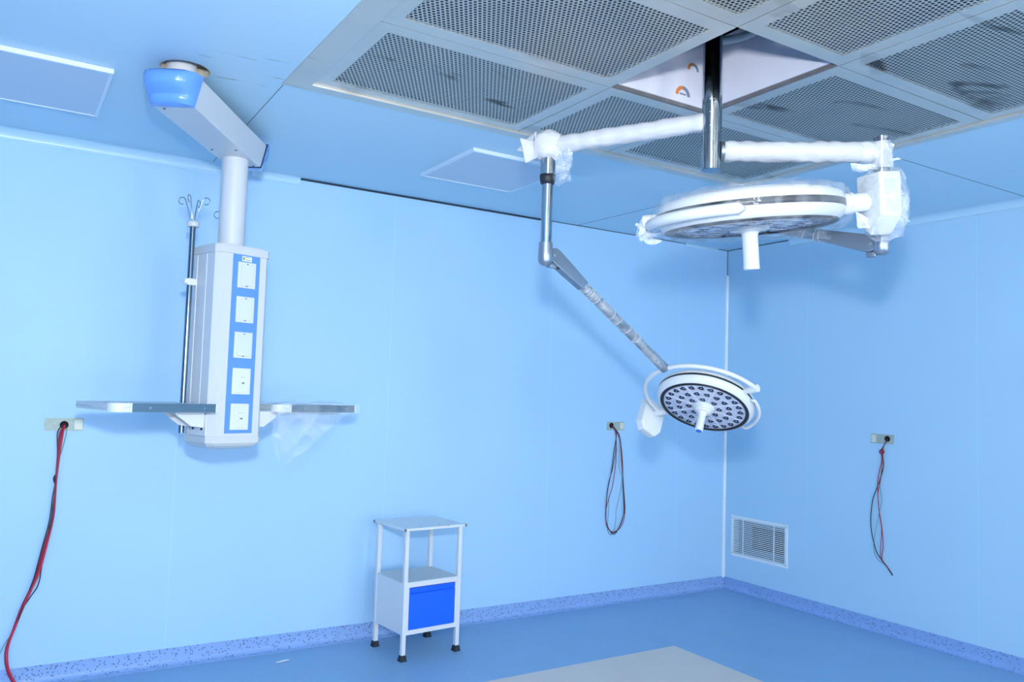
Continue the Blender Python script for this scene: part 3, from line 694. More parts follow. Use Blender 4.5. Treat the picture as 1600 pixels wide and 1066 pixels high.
def build_head(C, nrm, xdir, vsign, R, wrapped, armtop, drop_xy, tube_r):
    Zl = -Vector(nrm).normalized(); F = frame(C, xdir, Zl)
    # local Y should be the side the yoke bows to
    if (F.to_3x3() @ Vector((0, 1, 0))).dot(Vector(vsign)) < 0: F = frame(C, xdir, Zl) @ Matrix.Diagonal((1, -1, 1, 1))
    q = MB()
    prof = [(0.86, -0.148), (0.875, -0.158), (0.905, -0.158), (0.935, -0.14), (0.975, -0.10), (1.0, -0.05), (1.0, -0.012), (0.985, -0.008)]
    q.lathe([(r*R, z*R) for r, z in prof], 96, F)
    prof = [(0.985, 0.034), (1.0, 0.036), (1.0, 0.08), (0.975, 0.125), (0.93, 0.155), (0.80, 0.19), (0.5, 0.215), (0.2, 0.225), (0, 0.225)]
    q.lathe([(r*R, z*R) for r, z in prof], 96, F)
    hd = q.build('lamp_head', M['white'], SL, sharp=40)
    q = MB(); q.lathe([(r*R, z*R) for r, z in (((0.97, -0.012), (0.997, -0.01), (0.997, 0.036), (0.97, 0.038)) if not wrapped else ((0.97, -0.03), (1.003, -0.028), (1.003, 0.046), (0.97, 0.048)))], 96, F); q.build('upper_seal', M['ring'], hd)
    q = MB(); q.lathe([(r*R, z*R) for r, z in (((0.83, -0.146), (0.845, -0.168), (0.885, -0.17), (0.908, -0.158), (0.90, -0.14)) if not wrapped else ((0.80, -0.146), (0.82, -0.170), (0.90, -0.175), (0.93, -0.158), (0.92, -0.13)))], 96, F); q.build('lens_seal', M['ring'], hd)
    q = MB(); q.lathe([(0, -0.15*R), (0.835*R, -0.15*R), (0.86*R, -0.14*R), (0.86*R, -0.12*R)], 96, F); q.build('lens', M['lens'], hd, sharp=40)
    q = MB()
    for k in range(8):
        a = 2*PI*(k+0.28)/8; d = Vector((math.cos(a), math.sin(a), 0)); n_ = Vector((-d.y, d.x, 0))
        pts = [d*0.2*R+n_*0.006*R, d*0.83*R+n_*0.006*R, d*0.83*R-n_*0.006*R, d*0.2*R-n_*0.006*R]
        q.prism([(v.x, v.y) for v in pts], -0.154*R, -0.149*R, F)
    q.build('lens_seam', M['lensline'], hd)
    led_me = None
    for cnt, rr, off in ((24, 0.735, 0.5), (16, 0.52, 0.5), (8, 0.31, 0.5)):
        for k in range(cnt):
            a = 2*PI*(k+off)/cnt+2*PI*0.28/8
            T = F @ Matrix.Translation((rr*R*math.cos(a), rr*R*math.sin(a), -0.151*R)) @ Matrix.Rotation(a, 4, 'Z')
            if led_me is None:
                q = MB(); s_ = R
                q.mi = 0; q.lathe([(0.056*s_, -0.001*s_), (0.056*s_, -0.006*s_), (0.045*s_, -0.008*s_), (0.03*s_, -0.004*s_), (0, -0.003*s_)], 20)
                for u in range(3): q.box((0.048*s_*math.cos(u*2.1+0.5), 0.048*s_*math.sin(u*2.1+0.5), -0.004*s_), (0.042*s_, 0.030*s_, 0.008*s_), 0.003*s_, rz=u*2.1+0.5)
                q.mi = 1; q.lathe([(0.009*s_, -0.002*s_), (0.008*s_, -0.009*s_), (0, -0.010*s_)], 12)
                q.mi = 2; q.lathe([(0.074*s_, 0.001*s_), (0.076*s_, -0.003*s_), (0.05*s_, -0.0035*s_)], 20)
                me_ = bpy.data.meshes.new('led'); q.bm.to_mesh(me_); q.bm.free()
                for mm in ('led', 'ledtip', 'lens'): me_.materials.append(M[mm])
                led_me = me_
            o = bpy.data.objects.new('led', led_me); COL.objects.link(o); o.parent = hd
            o.matrix_local = world_of(hd).inverted() @ T
    # central handle
    q = MB()
    pr = [(0, -0.15), (0.215, -0.15), (0.215, -0.175), (0.19, -0.19), (0.185, -0.235), (0.15, -0.25), (0.145, -0.275), (0.10, -0.285), (0.092, -0.31), (0.078, -0.34), (0.082, -0.62), (0.082, -0.70), (0.074, -0.712), (0, -0.712)]
    if wrapped: pr = [(0, -0.15), (0.20, -0.15), (0.215, -0.175), (0.215, -0.19), (0.10, -0.205), (0.085, -0.25), (0.088, -0.57), (0.09, -0.61), (0.08, -0.62), (0, -0.62)]
    q.lathe([(r*R, z*R) for r, z in pr], 40, F); hn = q.build('handle', M['white'], hd, sharp=35)
    if not wrapped:
        q = MB(); q.lathe([(0.06*R, -0.708*R), (0.06*R, -0.718*R), (0, -0.72*R)], 24, F); q.build('handle_tip', M['bluecap'], hd, sharp=35, label='blue disc on the handle end')
    # side grips
    for g0, g1 in ((-2.98, -1.62),) if wrapped else ((-2.95, -1.75),):
        pts = []
        for t in range(25):
            a = g0+(g1-g0)*t/24; lift = 1.09 if 0 < t < 24 else 1.03
            pts.append(F @ Vector((lift*R*math.cos(a), lift*R*math.sin(a), (-0.055 if wrapped else -0.075)*R)))
        q = MB(); q.sweep(pts, [0.02*R if t in (0, 24) else (0.06 if wrapped else 0.034)*R for t in range(25)], 12); q.build('side_grip', M['white'], hd)
    # yoke ring
    YR = 1.12 if wrapped else 1.26
    pts = [F @ Vector((YR*R*math.cos(a), YR*R*math.sin(a), 0.012*R)) for a in [PI*t/48 for t in range(49)]]
    q = MB(); q.sweep(pts, 0.044*R, 18)
    q.cyl(F @ Vector((-0.98*R, 0, 0.012*R)), F @ Vector((-(YR-0.08)*R, 0, 0.012*R)), 0.06*R); q.cyl(F @ Vector((-(YR-0.12)*R, 0, 0.012*R)), F @ Vector((-(YR+0.05)*R, 0, 0.012*R)), 0.078*R, bev=0.01*R)
    q.cyl(F @ Vector((0.96*R, 0, 0.012*R)), F @ Vector(((YR-0.04)*R, 0, 0.012*R)), 0.085*R if not wrapped else 0.115*R, bev=0.01*R)
    q.cyl(F @ Vector(((YR-0.06)*R, 0, 0.012*R)), F @ Vector((((1.44 if not wrapped else 1.24))*R, 0, 0.012*R)), 0.078*R if not wrapped else 0.10*R)
    q.build('yoke', M['white'], hd, sharp=40)
    # control box: prism tapering towards its lower end
    bw, bh, bt = (0.142, 0.24, 0.095) if wrapped else (0.15, 0.20, 0.055)
    poly = [(-bw/2, bh/2), (bw/2, bh/2), (bw/2, -bh*0.25), (bw*0.12, -bh/2), (-bw*0.12, -bh/2), (-bw/2, -bh*0.25)]
    bx0 = (1.23 if wrapped else 1.42)*R; rollx = 0.0
    if wrapped: poly = [(-bw/2, bh*0.48), (bw/2, bh*0.48), (bw/2, -bh*0.30), (0, -bh*0.52), (-bw/2, -bh*0.22)]
    else: poly = [(-bw/2, bh*0.30), (bw/2, bh*0.30), (bw/2, -bh*0.45), (bw*0.30, -bh*0.65), (-bw*0.30, -bh*0.65), (-bw/2, -bh*0.45)]
    Bf = F @ Matrix.Translation((bx0, 0, -0.004 if wrapped else 0.01)) @ Matrix.Rotation(math.radians(28) if wrapped else 0, 4, 'Z') @ Matrix(((0, 0, 1, 0), (1, 0, 0, 0), (0, 1, 0, 0), (0, 0, 0, 1)))
    q = MB(); q.prism(poly, 0, bt, Bf, bevel=0.009, seg=3); bxo = q.build('control_box', M['white'], hd, sharp=35)
    q = MB(); sgn = -1
    q.box2((-bw*0.5-0.0015, -bh*0.16, bt*0.2), (-bw*0.5+0.004, bh*0.36, bt*0.8), 0.001, Bf)
    q.build('window', M['diffuser'], bxo)
    # spring arm
    top = F @ Vector((0, YR*R, 0.012*R)); el = Vector((*drop_xy, armtop))
    dv = (top-el); L_ = dv.length; dn = dv.normalized()
    side = dn.cross(Vector((0, 0, 1))).normalized()
    if side.dot(CAM-el) < 0: side = -side
    hz = Vector((dn.x, dn.y, 0)).normalized()
    # elbow body
    q = MB(); ztop = armtop+0.055
    q.sweep([Vector((*drop_xy, ztop)), Vector((*drop_xy, armtop+0.01)), Vector((*drop_xy, armtop-0.03)), Vector((*drop_xy, armtop-0.045)), Vector((*drop_xy, armtop-0.05))], [0.031, 0.033, 0.033, 0.024, 0.01], 32)
    pv = el+hz*0.045
    q.box((0, 0, 0), (0.07, 0.034, 0.06), 0.012, frame(el+hz*0.028+Vector((0, 0, -0.004)), hz, (0, 0, 1)))
    q.box((0, 0, 0), (0.04, 0.03, 0.02), 0.003, frame(el+hz*0.038+Vector((0, 0, -0.045)), hz, (0, 0, 1)))
    q.build('elbow_joint', M['satin'], SL, sharp=40)
    # teardrop fork
    dn2 = (top-pv).normalized(); upv = side.cross(dn2); 
    if upv.z < 0: upv = -upv
    G = Matrix(((dn2.x, upv.x, side.x, pv.x), (dn2.y, upv.y, side.y, pv.y), (dn2.z, upv.z, side.z, pv.z), (0, 0, 0, 1)))
    r0 = 0.034; Lf = 0.225; r1 = tube_r*1.02; poly = []
    for t in range(13): a = PI/2+PI*t/12; poly.append((r0*math.cos(a), r0*math.sin(a)))
    for t in range(1, 9):
        f_ = t/8; poly.append((Lf*f_, -(r0+(r1-r0)*f_**1.4)))
    for t in range(8, 0, -1):
        f_ = t/8; poly.append((Lf*f_, (r0+(r1-r0)*f_**1.4)))
    q = MB()
    q.prism(poly, 0.013, 0.022, G, bevel=0.004); q.prism(poly, -0.022, -0.013, G, bevel=0.004)
    q.prism([(x*1.0 if x > 0.06 else 0.06, y*0.96) for x, y in poly if x > 0.04], -0.014, 0.014, G)
    q.cyl(G @ Vector((0, 0, -0.025)), G @ Vector((0, 0, 0.025)), 0.011, n=24); q.cyl(G @ Vector((0, 0, 0.024)), G @ Vector((0, 0, 0.027)), 0.0065, n=6)
    q.build('fork', M['satin'], SL)
    L2 = (top-pv).length
    q = MB(); q.cyl(pv+dn2*(Lf-0.02), pv+dn2*(L2-0.005), tube_r, n=32); arm = q.build('spring_arm', M['alu'], SL)
    q = MB(); q.cyl(pv+dn2*(L2-0.10), pv+dn2*(L2-0.0), tube_r*1.12, n=32); q.cyl(pv+dn2*(L2-0.01), top, tube_r*1.0, n=32); q.build('end_sleeve', M['satin'], arm)
    return F, hd, pv, dn2, L2, Lf
def basis(px, py):
    f = (RT*((px-800)/FPX)-UP*((py-533)/FPX)+FW).normalized(); rr = (RT-f*RT.dot(f)).normalized(); return rr, rr.cross(f), f
# lower right head (bare)
Rb, Ub, Fb_ = basis(1102, 627.5)
n1 = Rb*(-0.199)-Ub*0.837-Fb_*0.509
u1 = Rb*(-71)-Ub*18+Fb_*57; v1 = Rb*(-63)+Ub*56-Fb_*52
F1, hd1, pv1, dn1, L1, Lf1 = build_head(cw(1102, 627.5, 4.25), n1, u1, v1, 0.2525, False, 2.277, (x1, y1), 0.0215)
# upper head (still in its wrapping)
Rb, Ub, Fb_ = basis(1170, 326)
n2 = Rb*math.sin(math.radians(5.5))*0.99-Ub*math.cos(math.radians(5.5))*0.99-Fb_*0.115
R2 = 0.366; u2 = Rb+Ub*0.13+Fb_*0.02
F2, hd2, pv2, dn2_, L2_, Lf2 = build_head(cw(1170, 334, 3.3), n2, u2, FW, R2, True, 2.30, (x2, y2), 0.022)

# ------------------------------------------------------------------ plastic wrapping
def wrap_tube(name, a, b_, r, label, m='film', seed=0.0, rings=7, cat='plastic film'):
    a = Vector(a); b_ = Vector(b_); n = 60; pts = [a.lerp(b_, t/n) for t in range(n+1)]
    q = MB(); q.sweep(pts, r, 20, rfun=crumple(0.14, 40, seed), cap=False)
    d = (b_-a).normalized(); u = d.orthogonal().normalized(); v = d.cross(u)
    for k in range(rings):
        t = random.uniform(0.04, 0.96); c = a.lerp(b_, t); tilt = random.uniform(-0.5, 0.5)
        rp = [c+(u*math.cos(g)+v*math.sin(g))*r*1.05+d*math.cos(g+k)*r*tilt for g in [2*PI*i/24 for i in range(24)]]
        q.mi = 1; q.sweep(rp, 0.0017, 5, closed=True)
    return tag(q.build(name, [M[m], M['foam']], origin=a), label, cat)
wrap_tube('film_wrap', pv1+dn1*(Lf1-0.01), pv1+dn1*(L1-0.03), 0.0245, 'clear film wound tightly round the sloping arm of the lower surgical lamp', seed=2, rings=9)
wrap_tube('film_wrap', pv2+dn2_*(Lf2-0.07), pv2+dn2_*(L2_-0.03), 0.0275, 'clear film bunched round the sloping arm behind the upper surgical lamp', seed=6, rings=7)

def blob(mb, c, rx, ry, rz_, amp, s, seed, nu=40, nv=24, M4=None):
    def f(u, v):
        th = 2*PI*u; ph = PI*v; d = Vector((math.cos(th)*math.sin(ph), math.sin(th)*math.sin(ph), math.cos(ph)))
        k = 1+amp*nz(d, s, seed)+amp*0.5*nz(d, s*2.7, seed+3)
        # squarish bundle
        e = 0.8; dd = Vector([math.copysign(abs(x)**e, x) for x in d]) 
        return Vector(c)+Vector((dd.x*rx, dd.y*ry, dd.z*rz_))*k
    mb.sheet(f, nu, nv, M4)
def drape(mb, pts, nu=18, nv=18, amp=0.012, s=16, seed=0.0):
    """sheet hung between four corner curves: pts = 4 corner points (a top-left, b top-right, c bottom-right, d bottom-left)"""
    a, b_, c, d = [Vector(p_) for p_ in pts]
    nr = (b_-a).cross(d-a).normalized()
    def f(u, v):
        p_ = a.lerp(b_, u).lerp(d.lerp(c, u), v)
        k = amp*(0.3+v)
        edge = Vector((nz(p_, s, seed+9), nz(p_, s, seed+13), nz(p_, s, seed+17)))*k*0.8
        return p_+nr*(nz(p_, s, seed)*k*1.6+nz(p_, s*2.6, seed+4)*k*0.7)+edge
    mb.sheet(f, nu, nv)
# foam bundle over the left elbow
q = MB(); FB = frame(E1+Vector((0, 0, 0.0)), RT, (0, 0, 1))
blob(q, (0, 0, 0.0), 0.066, 0.062, 0.070, 0.16, 1.6, 3.0, M4=FB)
e1 = E1
def loc(px, py, d): return cw(px, py, d)
de = 3.69
drape(q, [loc(845, 212, de), loc(836, 206, de-0.04), loc(838, 245, de-0.04), loc(845, 250, de)], amp=0.004)
drape(q, [loc(842, 222, de), loc(812, 216, de-0.05), loc(820, 256, de-0.04), loc(843, 246, de)], 16, 16, 0.010, 9, 2)
drape(q, [loc(838, 205, de), loc(828, 212, de+0.03), loc(806, 232, de+0.02), loc(836, 240, de)], 12, 12, 0.010, 9, 5)
tag(solid(q.build('foam_bundle', M['foam'], origin=E1), 0.0015), 'white foam sheet bundled round the left elbow of the surgical light', 'foam wrap')
q = MB()
drape(q, [loc(866, 216, de-0.05), loc(898, 218, de-0.03), loc(890, 285, de-0.05), loc(868, 292, de-0.04)], 24, 30, 0.02, 22, 7)
drape(q, [loc(862, 225, de-0.04), loc(893, 222, de-0.06), loc(894, 272, de-0.07), loc(874, 288, de-0.03)], 24, 24, 0.022, 25, 11)
tag(q.build('film_scrap', M['film'], origin=E1+Vector((0.05, 0, 0))), 'crinkled clear film hanging beside the left elbow of the surgical light', 'plastic film')
# film at the right elbow
q = MB(); de2 = 3.28
n_ = 30
q.sweep([E2-d2*0.09, E2-d2*0.05, E2-d2*0.02], [0.043, 0.045, 0.04], 20, rfun=crumple(0.2, 30, 4), cap=False)
q.sweep([(x2, y2, 2.60), (x2, y2, 2.63), (x2, y2, 2.67), (x2, y2, 2.71)], [0.04, 0.038, 0.040, 0.037], 24, rfun=crumple(0.3, 30, 8), cap=False)
drape(q, [loc(1386, 222, de2), loc(1398, 226, de2), loc(1392, 244, de2), loc(1384, 250, de2)], 10, 10, 0.01, 25, 3)
drape(q, [loc(1384, 250, de2), loc(1386, 256, de2), loc(1410, 248, de2-0.03), loc(1404, 246, de2-0.02)], 10, 10, 0.008, 25, 6)
drape(q, [loc(1330, 256, de2), loc(1372, 256, de2), loc(1368, 266, de2), loc(1336, 268, de2)], 14, 10, 0.014, 25, 9)
tag(q.build('film_scrap', M['film_dense'], origin=E2), 'crinkled clear film round the right elbow and its polished drop tube', 'plastic film')
# big bag over the upper lamp
q = MB()
def bag(u, v):
    th = 2*PI*u
    ph = v
    # profile from the crown over the rim to under the lens
    pr = [(0.25, 0.25), (0.6, 0.235), (0.86, 0.21), (1.0, 0.16), (1.05, 0.08), (1.055, -0.03), (1.03, -0.13), (0.95, -0.19), (0.75, -0.205), (0.5, -0.2), (0.3, -0.195)]
    t = ph*(len(pr)-1); i = min(int(t), len(pr)-2); f_ = t-i
    r = pr[i][0]*(1-f_)+pr[i+1][0]*f_; z = pr[i][1]*(1-f_)+pr[i+1][1]*f_
    d = Vector((math.cos(th)*r, math.sin(th)*r, z)); k = nz(d, 5, 2)*0.035+nz(d, 14, 7)*0.02+0.012
    out = Vector((math.cos(th)*min(1, r), math.sin(th)*min(1, r), 1.0 if v < 0.4 else -0.9)).normalized()
    sagz = -0.06*max(0, math.cos(th-0.5))**2 if v > 0.55 else 0
    return F2 @ (Vector((d.x, d.y, d.z+sagz*0.6))*R2+out*k*R2*1.3)
q.sheet(bag, 120, 40)
q.mi = 1
tail0 = F2 @ Vector((-1.33*R2, 0, 0.03*R2))
dl = (tail0-CAM).dot(FW)
def ribbon(mb, pts, wd, seed):
    P_ = bez(pts, 8); m = len(P_)
    def f(u, v):
        i = u*(m-1); k = min(int(i), m-2); p_ = P_[k].lerp(P_[k+1], i-k)
        w_ = wd*(0.6+0.8*abs(nz((u*4, seed, 0), 1.5)))*(1-0.6*u)
        return p_+UP*(v-0.5)*w_*math.cos(u*9+seed)+RT*(v-0.5)*w_*math.sin(u*9+seed)+FW*(nz((u*9, v*3, seed), 1)*0.03)
    mb.sheet(f, m*2, 8)
ribbon(q, [cw(1020, 366, dl), cw(1012, 352, dl), cw(1004, 352, dl-0.02), cw(998, 362, dl-0.02)], 0.11, 1)
ribbon(q, [cw(1012, 350, dl), cw(1003, 353, dl), cw(995, 362, dl-0.02), cw(997, 372, dl-0.02), cw(999, 381, dl-0.01)], 0.018, 2)
ribbon(q, [cw(1022, 372, dl), cw(1010, 358, dl), cw(1016, 346, dl), cw(1026, 350, dl)], 0.09, 5)
q.mi = 0
# loose folds that hang under the right half
dr = 3.4
drape(q, [cw(1206, 334, dr), cw(1296, 318, dr+0.1), cw(1292, 352, dr+0.1), cw(1240, 362, dr)], 30, 24, 0.03, 9, 3)
drape(q, [cw(1216, 330, dr-0.05), cw(1312, 316, dr+0.1), cw(1300, 345, dr+0.1), cw(1262, 356, dr)], 30, 24, 0.03, 10, 8)
drape(q, [cw(1050, 362, dr), cw(1200, 346, dr-0.02), cw(1160, 366, dr-0.02), cw(1090, 372, dr)], 30, 16, 0.02, 11, 13)
drape(q, [cw(1230, 292, dr+0.1), cw(1300, 298, dr+0.15), cw(1290, 306, dr+0.1), cw(1235, 300, dr)], 20, 10, 0.02, 14, 18)
tag(q.build('film_bag', [M['film_thin'], M['film_dense']], origin=F2.translation), 'thin clear plastic bag with crinkled folds pulled over the upper surgical lamp', 'plastic film')
# film round the control box
q = MB(); Fb = F2 @ Matrix.Translation((1.25*R2+0.045, 0.02, 0.0)) @ Matrix.Rotation(math.radians(28), 4, 'Z')
bc = Fb.translation; db = (bc-CAM).dot(FW)
q.mi = 1; blob(q, (0.005, 0, -0.005), 0.073, 0.100, 0.150, 0.12, 3.5, 5.0, M4=Fb); q.mi = 0
drape(q, [cw(1392, 268, db), cw(1402, 278, db), cw(1420, 304, db+0.02), cw(1398, 322, db)], 20, 20, 0.03, 16, 4)
drape(q, [cw(1390, 326, db), cw(1420, 338, db+0.02), cw(1414, 346, db), cw(1380, 344, db)], 20, 12, 0.03, 18, 9)
drape(q, [cw(1336, 330, db), cw(1366, 346, db), cw(1356, 360, db), cw(1340, 356, db)], 14, 14, 0.015, 18, 15)
tag(q.build('film_wrap', [M['film_dense'], M['film']], origin=bc), 'crumpled clear film round the control box at the right end of the upper lamp', 'plastic film')
# film on the pendant's right shelf
q = MB()
Sx = S2
def wrapshelf(u, v):
    L_, Dp, T = 0.50, 0.27, 0.04
    per = [(-0.012, 0.008), (Dp*0.5, 0.012), (Dp+0.01, 0.006), (Dp+0.01, -T-0.01), (Dp*0.5, -T-0.012), (-0.012, -T-0.01), (-0.014, -T/2), (-0.012, 0.008)]
    t = v*(len(per)-1); i = min(int(t), len(per)-2); f_ = t-i
    y = per[i][0]*(1-f_)+per[i+1][0]*f_; z = per[i][1]*(1-f_)+per[i+1][1]*f_; x = -0.0+u*(L_+0.03)
    p_ = Vector((x, y, z)); k = 0.012*nz(p_, 16, 2)+0.006*nz(p_, 45, 5)
    return Sx @ (p_+Vector((0, -abs(k), k*1.2)))
q.sheet(wrapshelf, 70, 40)
A_ = lambda x, y, z: Sx @ Vector((x, y, z))
drape(q, [A_(0.0, -0.01, -0.04), A_(0.45, -0.01, -0.045), A_(0.10, 0.0, -0.30), A_(0.045, 0.0, -0.38)], 40, 40, 0.014, 8, 3)
drape(q, [A_(-0.01, 0.05, -0.03), A_(0.3, 0.03, -0.045), A_(0.06, 0.02, -0.30), A_(0.035, 0.02, -0.31)], 40, 30, 0.018, 14, 8)
drape(q, [A_(0.32, 0.01, -0.04), A_(0.42, 0.03, -0.045), A_(0.43, 0.03, -0.12), A_(0.425, 0.03, -0.13)], 16, 16, 0.01, 18, 12)
tag(q.build('film_drape', M['film_thin'], origin=S2.translation), 'thin clear film wrapped over the right pendant shelf and hanging below it in a point', 'plastic film')

# ------------------------------------------------------------------ locker
LA = math.atan2(0.039, 0.414); LO = Vector((-3.343, -0.549, 0))
LM = Matrix.Translation(LO) @ Matrix.Rotation(LA, 4, 'Z'); LW, LD = 0.418, 0.374; LH = 0.785
LK = thing('bedside_locker', LO+Vector((0.2, 0.18, 0)), 'small white steel bedside locker with open shelf and bright blue door against the wall', 'bedside locker')
tt = 0.026
q = MB()
b = bmesh.new()
q.box2((-0.012, -0.012, LH), (LW+0.012+0.004, LD+0.012, LH+0.016), 0.003, LM); topo = q.build('top', M['white'], LK)
q = MB()
for (x, y) in ((-0.0125, -0.0125), (LW+0.0155, -0.0125), (-0.0125, LD+0.0125)): q = MB(); q.box((x, y, LH+0.008), (0.012, 0.012, 0.017), 0.002, LM); q.build('chipped_corner', M['channel'], topo, label='dark corner where the paint has chipped')
for (x, y) in ((0.27, 0.05), (0.30, -0.009), (0.10, -0.006)): q = MB(); q.box((x, y, LH+0.0155), (0.014, 0.008, 0.002), 0, LM); q.build('paint_chip', M['channel'], topo)
for (x, y) in ((0, 0), (LW-tt, 0), (0, LD-tt), (LW-tt, LD-tt)):
    q = MB(); q.box2((x, y, 0.028), (x+tt, y+tt, LH), 0.002, LM); lg = q.build('leg', M['white'], LK)
    q = MB(); b = bmesh.new(); rows = []
    for z, g in ((0.0, 0.009), (0.006, 0.008), (0.034, 0.003), (0.036, 0.0)): rows.append([b.verts.new((x+dx*(tt+2*g)-g, y+dy*(tt+2*g)-g, z)) for dx, dy in ((0, 0), (1, 0), (1, 1), (0, 1))])
    for A, B in zip(rows, rows[1:]):
        for i in range(4): b.faces.new((A[i], A[(i+1) % 4], B[(i+1) % 4], B[i]))
    b.faces.new(rows[0][::-1]); b.faces.new(rows[-1]); bmesh.ops.recalc_face_normals(b, faces=b.faces); q._merge(b, False, LM)
    q.build('rubber_foot', M['dark'], lg)
CZ0, CZ1 = 0.155, 0.462
q = MB(); q.box2((0.004, 0.012, CZ1), (LW-0.004, LD-0.004, CZ1+0.006), 0, LM); q.build('shelf', M['grey_white'], LK)
q = MB()
q.box2((0.003, tt, CZ0), (0.006, LD-tt, CZ1), 0, LM); q.box2((LW-0.006, tt, CZ0), (LW-0.003, LD-tt, CZ1), 0, LM)
q.box2((tt, LD-0.006, CZ0), (LW-tt, LD-0.003, CZ1), 0, LM); q.box2((0.004, 0.01, CZ0), (LW-0.004, LD-0.004, CZ0+0.004), 0, LM)
q.build('cabinet_shell', M['white'], LK)
q = MB(); q.box2((tt, 0.003, CZ1-0.024), (LW-tt, 0.022, CZ1+0.008), 0.001, LM); q.box2((tt, 0.003, CZ0-0.002), (LW-tt, 0.022, CZ0+0.026), 0.001, LM)
q.box2((tt, 0.003, CZ0+0.026), (tt+0.014, 0.022, CZ1-0.024), 0, LM); q.box2((LW-tt-0.014, 0.003, CZ0+0.026), (LW-tt, 0.022, CZ1-0.024), 0, LM)
q.build('door_frame', M['white'], LK)
dx0, dx1, dz0, dz1 = tt+0.016, LW-tt-0.016, CZ0+0.028, CZ1-0.026
q = MB(); q.box2((dx0, -0.001, dz0), (dx1, 0.02, dz1-0.038), 0.003, LM); q.box2((dx0, 0.006, dz1-0.040), (dx1, 0.02, dz1), 0.0, LM)
dr_ = q.build('door', M['doorblue'], LK, label='bright blue door')
q = MB(); q.box2((dx0, -0.006, dz1-0.008), (dx1-0.012, 0.008, dz1), 0.002, LM); q.box2((dx0, -0.010, dz1-0.040), (dx1-0.014, 0.0, dz1-0.034), 0.002, LM); q.build('pull_lip', M['doorblue'], dr_)

# ------------------------------------------------------------------ return-air grille
VT = thing('air_grille', (0, (VY0+VY1)/2, VZ0), 'white louvred air grille low on the right wall near the corner', 'air grille')
q = MB(); fw = 0.026; t0, t1 = -0.010, -0.0006
q.box2((t0, VY0-fw, VZ0-fw), (t1, VY0, VZ1+fw), 0.001); q.box2((t0, VY1, VZ0-fw), (t1, VY1+fw, VZ1+fw), 0.001)
q.box2((t0, VY0, VZ0-fw), (t1, VY1, VZ0), 0.001); q.box2((t0, VY0, VZ1), (t1, VY1, VZ1+fw), 0.001)
q.build('frame', M['ventw'], VT)
NS = 19
for k in range(NS):
    z = VZ0+(k+0.5)*(VZ1-VZ0)/NS
    q = MB(); q.box((0, 0, 0), (0.008, VY1-VY0-0.001, 0.0068), 0, Matrix.Translation((-0.004, (VY0+VY1)/2, z)) @ Matrix.Rotation(math.radians(8), 4, 'Y')); q.build('louvre', M['ventw'], VT)
for f_ in (0.2, 0.8):
    y = VY1-(VY1-VY0)*f_; q = MB(); q.box2((-0.0095, y-0.004, VZ0), (-0.006, y+0.004, VZ1)); q.build('mullion', M['ventw'], VT)
for y in (VY0-0.013, VY1+0.013):
    for z in (VZ0-0.004, VZ1+0.004): q = MB(); q.cyl((-0.0115, y, z), (-0.009, y, z), 0.004, n=10); q.build('screw', M['screw'], VT)
q = MB()   # sheet behind, with a dark square duct mouth
bx = 0.06; my0, my1, mz0, mz1 = VY0-0.01, VY1-0.15, VZ0+0.05, VZ1-0.055
q.box2((bx, VY0, VZ0), (bx+0.003, my1 if False else VY1, mz0)); q.box2((bx, VY0, mz1), (bx+0.003, VY1, VZ1)); q.box2((bx, my1, mz0), (bx+0.003, VY1, mz1))
q.build('backing_sheet', M['duct'], VT)
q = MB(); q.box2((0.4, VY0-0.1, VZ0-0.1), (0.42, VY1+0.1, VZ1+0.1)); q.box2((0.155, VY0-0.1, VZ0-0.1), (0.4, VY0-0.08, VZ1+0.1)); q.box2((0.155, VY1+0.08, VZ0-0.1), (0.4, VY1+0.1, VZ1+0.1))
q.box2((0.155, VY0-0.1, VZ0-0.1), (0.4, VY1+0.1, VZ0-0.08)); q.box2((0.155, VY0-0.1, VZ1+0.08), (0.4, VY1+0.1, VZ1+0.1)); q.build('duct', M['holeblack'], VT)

# ------------------------------------------------------------------ wall boxes and loose wires
def onback(px, py, off=0.012):
    d = RT*((px-800)/FPX)-UP*((py-533)/FPX)+FW; t = (-off-CAM.y)/d.y; return CAM+d*t
def onright(px, py, off=0.012):
    d = RT*((px-800)/FPX)-UP*((py-533)/FPX)+FW; t = (-off-CAM.x)/d.x; return CAM+d*t
def wall_box(axis, a0, a1, z0, z1, hole, label, shiny):
    c = ((a0+a1)/2, 0, (z0+z1)/2) if axis == 'y' else (0, (a0+a1)/2, (z0+z1)/2)
    t = thing('wall_box', c, label, 'wall box', 'open metal wall boxes'); q = MB()
    if axis == 'y': q.box2((a0, -0.004, z0), (a1, -0.0005, z1), 0.001)
    else: q.box2((-0.004, a0, z0), (-0.0005, a1, z1), 0.001)
    pl = q.build('face_plate', M['zinc'], t)
    q = MB(); hx, hz_ = hole
    if axis == 'y': q.cyl((hx, -0.0055, hz_), (hx, -0.0035, hz_), 0.022); 
    else: q.cyl((-0.0055, hx, hz_), (-0.0035, hx, hz_), 0.022)
    q.build('cable_hole', M['holeblack'], pl)
    q = MB(); s_ = 1 if shiny else -1
    e = a1 if shiny > 0 else a0; ww = 0.045
    if axis == 'y': q.box2((e-ww*s_, -0.0052, z0+0.008), (e-0.006*s_, -0.0035, z1-0.008))
    else: q.box2((-0.0052, e-ww*s_, z0+0.008), (-0.0035, e-0.006*s_, z1-0.008))
    q.build('tape_patch', M['sticker'], pl, label='pale smear on the plate')
wall_box('y', -5.288, -5.096, 1.366, 1.436, (-5.192, 1.398), 'bare metal wall box on the back wall at the far left, beyond the pendant shelf', 1)
wall_box('y', -1.352, -1.172, 1.378, 1.446, (-1.306, 1.416), 'bare metal wall box on the back wall left of the lower surgical lamp', 1)
